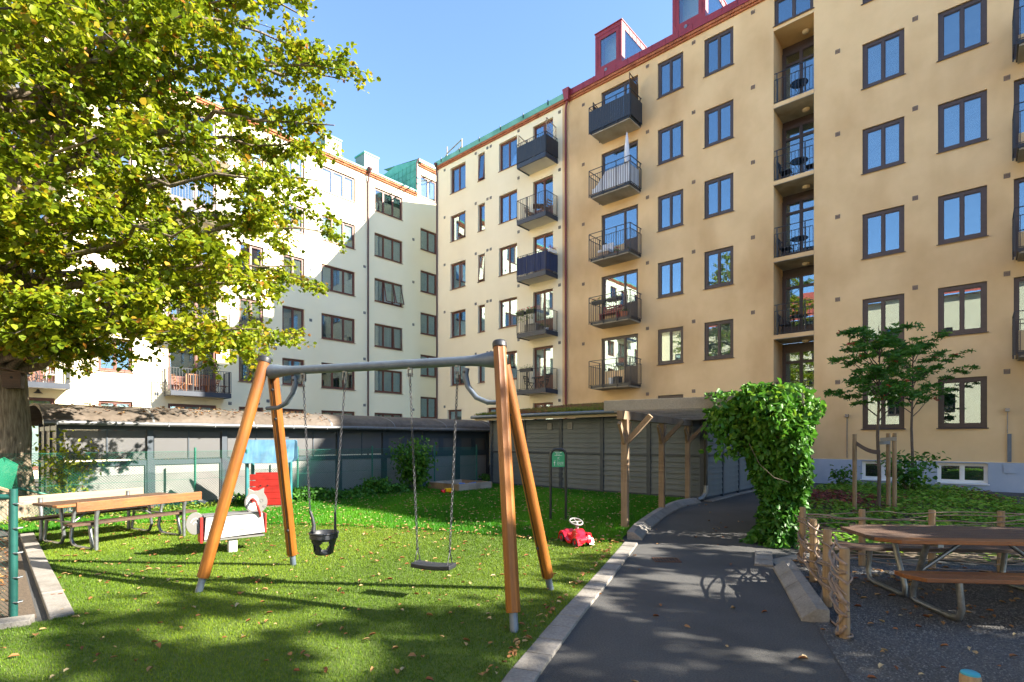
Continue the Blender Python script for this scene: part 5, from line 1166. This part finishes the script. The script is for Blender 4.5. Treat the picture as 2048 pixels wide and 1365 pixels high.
# ------------------------------------------------------------------ bed, hedge, shrubs
n = 26000; lo = np.array(BED).min(0); hi = np.array(BED).max(0); Q = lo+(hi-lo)*rng.random((n,2)); Q = Q[inpoly(Q, BED)]; n = len(Q)
zz = .05+.16*rng.random(n)+.05*np.sin(Q[:,0]*2.1)*np.sin(Q[:,1]*1.7); sel = np.sin(Q[:,0]*.9+1.0)+np.sin(Q[:,1]*1.1-.8)+.5*np.sin(Q[:,0]*2.7+Q[:,1]*1.9)
tint = np.where((sel+.5*rng.standard_normal(n) > .95)&(Q[:,1] > 10.5), .72+.25*rng.random(n), .08+.5*rng.random(n))
tag(leaves('ground_cover', np.c_[Q,zz], .06+.05*rng.random(n), L_BED, None, 12, up=.70, aspect=.85, fold=.12, tint=tint), 'green and purple ground cover filling the planting bed', 'ground cover')
def shrub(name, label, base, rx, rz, n, ls, seed, m=None, stems=7, up=.4, cat='shrub', cone=False, lean=(0,0)):
    t = thing(name, label, cat, base); r = np.random.default_rng(seed); rs_ = random.Random(seed); mb = MB(); ends = []
    for k in range(stems):
        a = 2*PI*k/stems+rs_.uniform(-.4,.4); h = rz*rs_.uniform(.7,1.1); e = Vector((math.cos(a)*rx*rs_.uniform(.3,.95)+lean[0],math.sin(a)*rx*rs_.uniform(.3,.95)+lean[1],h)); c_ = curve_pts((math.cos(a)*.03,math.sin(a)*.03,0), e, .08, rs_, 6, .08); mb.tube(c_, [.009*(1-.7*i/6) for i in range(7)], 5); ends.append(c_)
    obj('stems', mb, M['barkt'], t, smooth=60); A = np.array([p for c_ in ends for p in c_[2:]]); idx = r.integers(0,len(A),n); P = A[idx]+r.normal(0,1,(n,3))*np.array([rx*.22,rx*.22,rz*.10]); P[:,2] = np.maximum(P[:,2],.03)
    leaves('foliage', P, ls*(.7+.6*r.random(n)), m or L_VINE, t, seed, up=up, aspect=.6, fold=.1, droop=.5); return t
shrub('lilac_shrub', 'upright leafy shrub growing against the chain-link fence by the bicycle shed', (-3.05,16.2,0), .75,1.35,1500,.12,41)
shrub('low_shrub', 'low rounded bush at the fence between the hedge and the tall shrub', (-3.95,15.25,0), .38,.42,600,.09,42)
shrub('low_shrub', 'small dense tuft of leaves at the sandbox side of the fence', (-3.3,15.7,0), .22,.26,260,.08,43)
shrub('bed_shrub', 'loose broad-leaved bush standing before the cellar window of the beige house', (11.3,15.0,0), .75,1.15,420,.15,44, up=.55)
shrub('bed_shrub', 'small sparse bush at the cellar wall beside the staked rowan', (10.6,16.9,0), .42,.65,130,.13,45, up=.55)
shrub('fence_shrub', 'yellowing wild shrub between the linden trunk and the bicycle shed', (-9.1,10.75,0), .55,1.5,700,.09,46, L_LIND)
shrub('tuft', 'tuft of leaves growing in the gap between the two sheds', (-.95,19.0,0), .18,.3,200,.09,47)
n = 5200; u = rng.random(n); bpos = 5.0+u*4.6; P = np.array(N2)[None,:]*(-13.05+.28*rng.standard_normal(n))[:,None]+np.array(B1)[None,:]*bpos[:,None]; P[:,2] = .04+.30*rng.random(n)**1.4*(.7+.3*np.sin(bpos*3))
tag(leaves('ivy_hedge', P, .07+.04*rng.random(n), L_VINE, None, 15, up=.45, aspect=.85, tint=np.clip(.22+.18*rng.standard_normal(n),0,1)), 'low dark ivy growing along the foot of the chain-link fence', 'ivy')
n = 1800; u = rng.random(n); bpos = -1+u*6.0; P = np.array(N2)[None,:]*(-13.3+.18*rng.standard_normal(n))[:,None]+np.array(B1)[None,:]*bpos[:,None]; P[:,2] = .03+.12*rng.random(n)
tag(leaves('fence_weeds', P, .05+.04*rng.random(n), L_GRN, None, 16, up=.4, aspect=.5), 'light green weeds at the foot of the fence behind the picnic table', 'weeds')

# ------------------------------------------------------------------ loose gravel
n = 60000; lo = np.array([2.0,2.4]); hi = np.array([8.5,7.1]); Q = lo+(hi-lo)*rng.random((n,2)); Q = Q[inpoly(Q,GRAVEL)&(Q[:,0] < Q[:,1]*1.1+.5)]; n = len(Q)
c = np.c_[Q,np.full(n,.006)]; s = (.005+.008*rng.random(n)**2)*np.clip(Q[:,1]/4.5,.8,1.5); a = rng.random(n)*2*PI
def ring(da, k, z): return c+np.c_[np.cos(a+da)*s*k, np.sin(a+da)*s*k, s*z]
V = np.stack([ring(0,1,0),ring(2.0,.9,0),ring(4.1,1.1,0),ring(1.0,.35,.9)],1); b_ = np.arange(n)[:,None]*4
F = np.stack([b_+np.array([0,1,3]),b_+np.array([1,2,3]),b_+np.array([2,0,3])],1).reshape(-1,3)
tag(place('loose_gravel', np_mesh('loose_gravel', V, F), M['pebble'], kind='stuff'), 'fine dark grey gravel around the picnic table inside the willow fence', 'gravel')
# ------------------------------------------------------------------ fallen leaves
def fallen(n, poly, seed, ymax=40, z=.04, bias=None):
    r = np.random.default_rng(seed); P = np.array(poly); lo = P.min(0); hi = P.max(0); lo[1] = max(lo[1],2.6); out = np.zeros((0,2))
    while len(out) < n:
        Q = lo+(hi-lo)*r.random((n*3,2)); Q = Q[inpoly(Q,poly)&(np.abs(Q[:,0]) < Q[:,1]*1.05+.6)]
        if bias is not None: Q = Q[r.random(len(Q)) < bias(Q)]
        out = np.r_[out,Q]
    return np.c_[out[:n], np.full(n,z)]
FT = fallen(560, TURF, 1, z=.045); FL = fallen(1500, LAWN, 2, z=.075, bias=lambda Q: np.clip(1.25-.055*np.abs(Q[:,0]+3.5)-.06*(Q[:,1]-9.5),.12,1))
FG = fallen(190, GRAVEL, 3, z=.022); FA = fallen(46, EDGE+KERB+[(4.2,8),(3.3,6.6),(2.4,4.2),(2.2,2.5)], 4, z=.012)
ed = []; re_ = np.random.default_rng(6)
for a, b in zip(EDGE[1:],EDGE[2:]):
    for k in range(14): t = re_.random(); ed.append((a[0]+(b[0]-a[0])*t-.05-.10*re_.random()**2, a[1]+(b[1]-a[1])*t, .05))
for a, b in zip(LINE,LINE[1:]):
    for k in range(26): t = re_.random(); ed.append((a[0]+(b[0]-a[0])*t, a[1]+(b[1]-a[1])*t+.06*re_.standard_normal(), .06))
for k in range(150): ed.append((3.8+3.2*re_.random(), 6.35-.2*re_.random()-.22*3*re_.random()*.6, .03))
for k in range(200): t = re_.random(); ed.append((-4.5-3.3*t-.55*re_.random(), 4.75+3.6*t-.1*re_.random(), .02+.03*re_.random()))
FE = np.array(ed); ALL = np.r_[FT,FL,FG,FA,FE]; d = np.hypot(ALL[:,0],ALL[:,1]); order = np.argsort(d); near = order[:300]; rest = order[300:]
protos = []
for k in range(6):
    V, F, t = leaf_arrays(np.array([[0,-.035,0]]), np.array([.075]), 60+k, up=.93, aspect=(.45,.6,.75,.5,.66,.58)[k], fold=(.30,.22,.15,.35,.12,.26)[k], droop=.3, axis=np.array([[0,3.,0]]), tint=np.array([(.05,.28,.45,.62,.8,.97)[k]]))
    me = np_mesh('fallen_leaf', V, F, t); me.materials.append(L_FALL); protos.append(me)
rl_ = random.Random(9)
for i in near:
    x, y, z = ALL[i]; on = 'turf' if i < 560 else ('lawn' if i < 2060 else ('gravel' if i < 2250 else ('path' if i < 2296 else 'edge')))
    lab = {'turf':'dry brown fallen leaf lying on the artificial turf','lawn':'pale fallen leaf lying on the lawn','gravel':'dry fallen leaf lying on the dark gravel','path':'fallen leaf lying on the asphalt path','edge':'dry fallen leaf gathered along the edge of the turf or fence'}[on]
    o = bpy.data.objects.new('fallen_leaf', protos[rl_.choice((0,1,1,2,3,4,5) if on != 'lawn' else (3,4,5,5))]); COL.objects.link(o); o.location = (x,y,z); s = rl_.uniform(.45,.95)
    o.scale = (s,s,s); o.rotation_euler = (rl_.uniform(-.35,.35),rl_.uniform(-.35,.35),rl_.uniform(0,6.28)); tag(o, lab, 'leaf', 'fallen leaves on the '+on)
tr_ = np.where((rest >= 560)&(rest < 2060), .55+.45*rng.random(len(rest)), .9*rng.random(len(rest)))
tag(leaves('leaf_litter', ALL[rest], .04+.038*rng.random(len(rest)), L_FALL, None, 70, up=.88, aspect=.65, fold=.22, tint=tr_), 'scatter of small dry leaves across lawn, turf and gravel', 'leaf litter')
# leaves and moss on the bicycle shed roof
n = 260; xs_ = rng.random(n)*6; ys_ = rng.random(n)*.9; P = np.array([list(bs.matrix_basis @ Vector((x, y-.2, 2.02+.42*math.sin(math.acos(max(-1,min(1,(BD/2-(y-.2))/(BD/2+.28)))))*1.0))) for x, y in zip(xs_,ys_)])
o = leaves('roof_leaves', P, .06+.03*rng.random(n), L_FALL, None, 71, up=.9, tint=.9*rng.random(n)); tag(o, 'dry leaves strewn over the bicycle shed roof', 'leaf litter')

# ------------------------------------------------------------------ things on balconies
def rot(i): return RZ1 if i == 1 else RZ2
def W1(x, y, z): return tuple(on1(x,y,z))
def W2(x, y, z): return tuple(on2(x,y,z))
def fchair(label, loc, rz, m, group=None, arms=False):
    t = thing('folding_chair', label, 'chair', loc, rz, group)
    for s in (-1,1):
        obj('leg', MB().bar((s*.19,-.19,0),(s*.19,.17,.46),.03,.02), m, t); obj('leg', MB().bar((s*.17,.20,0),(s*.17,-.17,.44),.03,.02), m, t); obj('back_post', MB().bar((s*.19,.16,.44),(s*.19,.27,.86),.03,.02), m, t)
    sl = MB()
    for k in range(5): sl.box(-.20,.20,-.19+k*.078,-.13+k*.078,.45,.465)
    obj('seat', sl, m, t); bk2 = MB()
    for k in range(3): bk2.bar((-.18,.18+.033*k,.56+.12*k),(.18,.18+.033*k,.56+.12*k),.015,.07)
    obj('backrest', bk2, m, t); return t
def rtable(label, loc, m, r=.30, h=.70, square=False):
    t = thing('balcony_table', label, 'table', loc)
    obj('table_top', MB().box(-r,r,-r,r,h-.02,h) if square else MB().tube([(r*math.cos(2*PI*k/24),r*math.sin(2*PI*k/24),h) for k in range(24)], .014, 6, closed=True), m, t)
    if not square: obj('glass_disc', MB().cyl(0,0,h-.006,h+.004,r-.012,24), M['glass2'], t)
    lg = MB()
    for k in range(4):
        a = PI/4+PI/2*k; lg.tube([(r*.75*math.cos(a),r*.75*math.sin(a),0),(r*.15*math.cos(a),r*.15*math.sin(a),h*.5),(r*.7*math.cos(a),r*.7*math.sin(a),h-.02)], .010, 6)
    obj('legs', lg, m, t); return t
def wchair(label, loc, rz, m, group=None):
    t = thing('garden_chair', label, 'chair', loc, rz, group); f_ = MB()
    for s in (-1,1): f_.tube([(s*.24,-.22,0),(s*.25,-.22,.60),(s*.25,.12,.64),(s*.22,.22,.80)], .014, 6); f_.tube([(s*.22,.24,0),(s*.21,.18,.42),(s*.20,.25,.85)], .014, 6)
    f_.tube([(-.20,.25,.85),(0,.28,.90),(.20,.25,.85)], .014, 6); obj('frame', f_, m, t); obj('seat', MB().box(-.22,.22,-.20,.20,.41,.43), m, t); b_ = MB()
    for k in range(5): b_.tube([(-.16+.08*k,.20,.43),(-.16+.08*k,.26,.86)], .008, 5)
    obj('backrest', b_, m, t); return t
def pot(label, loc, r=.13, h=.22, m='terra', fl=None, n=60, seed=1, grow=.22):
    t = thing('plant_pot', label, 'plant pot', loc); obj('pot', MB().lathe([(r*.7,0),(r,h*.92),(r*1.08,h*.92),(r*1.08,h),(r*.9,h)], n=14), M[m], t, smooth=40)
    q = np.random.default_rng(seed); P = q.normal(0,1,(n,3))*np.array([r*.6,r*.6,grow*.35]); P[:,2] = h+np.abs(P[:,2])+.02; leaves('leaves', P, np.full(n,.06), L_GRN, t, seed)
    if fl: P2 = q.normal(0,1,(14,3))*np.array([r*.5,r*.5,.03]); P2[:,2] += h+grow*.9; leaves('flowers', P2, np.full(14,.06), fl, t, seed+1)
    return t
def planter(label, loc, rz, L=.6, m='clad', fl=L_FLOW, seed=1, trail=.0, nl=120, nf=30):
    t = thing('flower_box', label, 'flower box', loc, rz); obj('box', MB().add([(-L/2+.02,-.07,0),(L/2-.02,-.07,0),(L/2-.02,.07,0),(-L/2+.02,.07,0),(-L/2,-.09,.17),(L/2,-.09,.17),(L/2,.09,.17),(-L/2,.09,.17)], [(0,3,2,1),(4,5,6,7),(0,1,5,4),(1,2,6,5),(2,3,7,6),(3,0,4,7)]), M[m], t)
    q = np.random.default_rng(seed); P = np.c_[(q.random(nl)-.5)*L, q.normal(0,.06,nl), .17+np.abs(q.normal(0,.07,nl))]
    if trail: k = q.random(nl) < .6; P[k,2] = .15-trail*q.random(k.sum()); P[k,1] = -.10-.03*q.random(k.sum())
    leaves('leaves', P, np.full(nl,.055), L_GRN, t, seed)
    if nf: P2 = np.c_[(q.random(nf)-.5)*L, q.normal(0,.06,nf), .24+.08*q.random(nf)]; leaves('flowers', P2, np.full(nf,.06), fl, t, seed+1)
    return t
def screen(label, loc, rz, W=.85, H=1.25, lattice=False, m='woodd'):
    t = thing('privacy_screen', label, 'screen', loc, rz); f_ = MB()
    f_.box(0,.035,-.015,.015,0,H); f_.box(W-.035,W,-.015,.015,0,H*.92); f_.bar((.035,0,H-.02),(W-.035,0,H*.92-.02),.03,.035); f_.box(.035,W-.035,-.014,.014,0,.035); obj('frame', f_, M[m], t)
    if lattice:
        g_ = MB()
        for k in range(-4,9):
            for s in (1,-1):
                x0 = k*.13; pts = [(x0,.05),(x0+s*.9,.95)]; a = [(x,z) for x,z in ((x0+s*u*.9,.05+u*(H-.2)) for u in [i/40 for i in range(41)]) if .03 < x < W-.03]
                if len(a) > 1: g_.bar((a[0][0],s*.004,a[0][1]),(a[-1][0],s*.004,a[-1][1]),.012,.012)
        obj('lattice', g_, M[m], t)
    else:
        for k in range(int(H*.9/.055)): obj('slat', MB().box(.036,W-.036,-.008,.008,.04+k*.055,.078+k*.055), M[m], t)
    return t
F5, F4, F3, F2, F1 = [FLOOR[k] for k in (5,4,3,2,1)]
screen('brown slatted privacy screen at the downpipe end of the top black-clad beige balcony', W1(12.30,-.92,F5+.02), RZ1+PI/2, .80, 1.42)
screen('tall brown slatted privacy screen at the loggia end of the top black-clad beige balcony', W1(14.22,-.92,F5+.02), RZ1+PI/2, .80, 1.95)
pa = thing('closed_parasol', 'closed white parasol standing on the second highest beige balcony', 'parasol', W1(14.0,-.75,F4)); obj('pole', MB().cyl(0,0,0,1.1,.018,8), M['woodg'], pa); obj('folded_canopy', MB().lathe([(.10,1.05),(.13,1.25),(.10,1.8),(.05,2.25),(.012,2.45)], n=12), M['fleece'], pa, smooth=60)
sh_ = thing('white_textile_screen', 'white textile hung behind the railing of the parasol balcony', 'textile', W1(12.3,-.98,F4), RZ1); mb = MB(); vs = []; N_ = 30
for i in range(N_): x = i*1.95/(N_-1); y = .02*math.sin(i*1.7); tp = .25+.62*min(1,max(0,(x-.15)/.6)) if x < .8 else .86; vs += [(x,y,.05),(x,y+.01,.05+tp*.5),(x,y,.05+tp)]
mb.add(vs, [(i*3+j,(i+1)*3+j,(i+1)*3+j+1,i*3+j+1) for i in range(N_-1) for j in range(2)]); obj('cloth', mb, M['fleece'], sh_, smooth=60)
s2_ = MB(); vs = []
for i in range(12): y = i*.85/11; vs += [(1.96+.02*math.sin(i*1.7),y,.05),(1.96,y,.86)]
s2_.add(vs, [(i*2,(i+1)*2,(i+1)*2+1,i*2+1) for i in range(11)]); obj('side_cloth', s2_, M['fleece'], sh_, smooth=60)
pot('terracotta pot with red flowers on the middle beige balcony', W1(13.35,-.55,F3), .12,.2,'terra',L_FLOW,60,51); pot('small terracotta pot beside the door of the middle beige balcony', W1(13.9,-.45,F3), .12,.2,'terra',None,30,52)
cz = thing('cushioned_chair', 'pale cushioned armchair on the middle beige balcony', 'chair', W1(12.75,-.5,F3), RZ1); obj('seat_cushion', MB().box(-.3,.3,-.3,.25,.28,.42), M['fleece'], cz, bevel=.04); obj('back_cushion', MB().box(-.3,.3,.15,.28,.42,.80), M['fleece'], cz, bevel=.04); obj('base', MB().box(-.28,.28,-.28,.26,.03,.28), M['woodp'], cz)
be = thing('red_bench', 'dark red slatted bench on the second lowest beige balcony', 'bench', W1(12.9,-.35,F2), RZ1); m_ = M['redmetal']; obj('seat', MB().box(-.5,.5,-.22,.2,.40,.44), m_, be)
for k in range(4): obj('slat', MB().box(-.5,.5,.19,.215,.47+k*.10,.54+k*.10), m_, be)
for s in (-1,1): obj('leg', MB().box(s*.45-.03,s*.45+.03,-.2,.21,0,.40), m_, be)
for i, x in enumerate((12.62,13.45)): planter('long dark planter %s on the red bench balcony' % ('nearer the downpipe' if i == 0 else 'nearer the door'), W1(x,-.90,F2+.82), RZ1, .72, 'clad', L_FLOW, 60+i, 0, 70, 8)
pot('large terracotta pot on the red bench balcony', W1(13.75,-.6,F2), .19,.33,'terra',None,60,53)
bu = thing('white_bucket', 'white plastic bucket on the lowest beige balcony', 'bucket', W1(13.05,-.5,F1)); obj('pail', MB().lathe([(.12,0),(.15,.34),(.16,.34),(.16,.36)], n=14), M['white'], bu, smooth=40)
ub = thing('storage_box', 'dark storage box beside the bucket on the lowest beige balcony', 'box', W1(13.38,-.5,F1), RZ1); obj('body', MB().box(-.16,.16,-.16,.16,0,.36), M['clad'], ub, bevel=.02); obj('lid', MB().box(-.17,.17,-.17,.17,.361,.39), M['clad'], ub, bevel=.01)
nm = ['ground floor','second lowest','middle','second highest','highest']
for i, f in enumerate(LF):
    rtable('round black bistro table on the %s loggia' % nm[i], W1(20.75,.45,f), M['iron'], .30, .70)
    if i < 4: wchair('black wire chair on the %s loggia' % nm[i], W1(20.28,.45,f), RZ1+PI/2, M['iron'])
    if i in (0,3): wchair('second black wire chair beyond the table on the %s loggia' % nm[i], W1(21.15,.6,f), RZ1-PI/2, M['iron'])
# cream house
G = [FLOOR[k]+.02 for k in range(6)]
screen('pale lattice screen at the end of the top cream balcony away from the downpipe', W1(7.66,-.92,G[5]+.02), RZ1+PI/2, .85, 1.62, True, 'woodp'); screen('tall pale lattice screen at the downpipe end of the top cream balcony', W1(9.50,-.92,G[5]+.02), RZ1+PI/2, .85, 1.85, True, 'woodp')
rtable('square wooden folding table on the second highest cream balcony', W1(8.65,-.5,G[4]), M['woodp'], .28, .72, True)
fchair('wooden folding chair on the side away from the downpipe on the second highest cream balcony', W1(8.12,-.5,G[4]), RZ1+PI/2, M['woodp']); fchair('wooden folding chair on the downpipe side of the second highest cream balcony', W1(9.15,-.5,G[4]), RZ1-PI/2, M['woodp'])
planter('white flower box of red geraniums on the navy-clothed cream balcony', W1(9.60,-.55,G[3]+1.02), RZ1+PI/2, .62, 'white', L_FLOW, 71, 0, 60, 36)
planter('trailing flower box at the outer corner of the second lowest cream balcony', W1(7.95,-1.06,G[2]+.98), RZ1, .55, 'clad', L_FLOW, 72, .55, 260, 22); planter('trailing flower box beside the door of the second lowest cream balcony', W1(8.62,-1.06,G[2]+1.0), RZ1, .55, 'clad', L_FLOW, 73, .5, 260, 24)
gb2 = thing('cushion_box', 'grey cushion box on the second lowest cream balcony', 'box', W1(8.3,-.5,G[2]), RZ1); obj('body', MB().box(-.38,.38,-.22,.22,0,.50), M['greyp'], gb2, bevel=.015); obj('lid', MB().box(-.40,.40,-.24,.24,.501,.55), M['panel'], gb2, bevel=.01)
pot('dark glazed pot with foliage on the second lowest cream balcony', W1(8.95,-.5,G[2]), .17,.35,'clad',None,80,54); pot('small white pot at the door of the second lowest cream balcony', W1(9.28,-.6,G[2]), .12,.22,'white',None,30,55)
rtable('small black folding table on the lowest cream balcony', W1(8.55,-.5,G[1]), M['iron'], .25, .70, True); fchair('black folding chair farther from the door on the lowest cream balcony', W1(8.05,-.5,G[1]), RZ1+PI/2, M['iron']); fchair('black folding chair at the door of the lowest cream balcony', W1(9.0,-.5,G[1]), RZ1-PI/2, M['iron'])
planter('dark planter hung on the railing of the lowest cream balcony', W1(8.3,-1.06,G[1]+.98), RZ1, .8, 'clad', L_FLOW, 74, 0, 80, 0)
# white wing
gl = LFL[1]; brw = mat('teak', (0.22,0.085,0.03), (0.32,0.13,0.05), 9, .6, stretch=(8,8,.6))
fchair('teak folding chair between the bench and the linden on the white wing balcony', W2(-16.4,-.5,gl), RZ2+PI/2, brw); fchair('teak folding chair beside the small stool table on the white wing balcony', W2(-14.9,-.5,gl), RZ2-PI/2, brw)
tb_ = thing('teak_bench', 'teak slatted bench with rounded back on the lowest balcony of the white wing', 'bench', W2(-15.65,-.45,gl), RZ2); obj('seat', MB().box(-.5,.5,-.2,.2,.40,.44), brw, tb_)
for k in range(9): obj('back_slat', MB().box(-.44+k*.10,-.40+k*.10,-.22,-.20,.44-.12*math.sin(PI*k/8),.86), brw, tb_)
obj('top_rail', MB().box(-.5,.5,-.23,-.19,.861,.92), brw, tb_)
for s in (-1,1): obj('leg', MB().box(s*.47-.03,s*.47+.03,-.23,.2,0,.40), brw, tb_); obj('back_post', MB().box(s*.50-.03,s*.50+.02,-.235,-.185,.40,.86), brw, tb_)
rtable('small teak stool table at the end of the white wing balcony', W2(-14.45,-.5,gl), brw, .18, .45, True)
wchair('white painted slatted garden chair on the balcony beside the linden trunk', W2(-21.0,-.5,gl), RZ2+PI, M['white'], 'white chairs beside the linden'); wchair('white painted slatted garden chair half hidden by the linden trunk', W2(-22.3,-.5,gl), RZ2, M['white'], 'white chairs beside the linden')
wg = thing('cart_wheel', 'old wooden spoked cart wheel on the balcony beside the linden trunk', 'wheel', W2(-21.75,-.80,gl+.30), RZ2); obj('rim', MB().tube([(.27*math.cos(2*PI*k/24),0,.27*math.sin(2*PI*k/24)) for k in range(24)], .022, 8, closed=True), M['iron'], wg); sp = MB()
for k in range(10): sp.tube([(0,0,0),(.26*math.cos(2*PI*k/10),0,.26*math.sin(2*PI*k/10))], .010, 5)
obj('spokes', sp, M['woodp'], wg); obj('hub', MB().tube([(0,-.04,0),(0,.04,0)], .05, 10), M['iron'], wg)
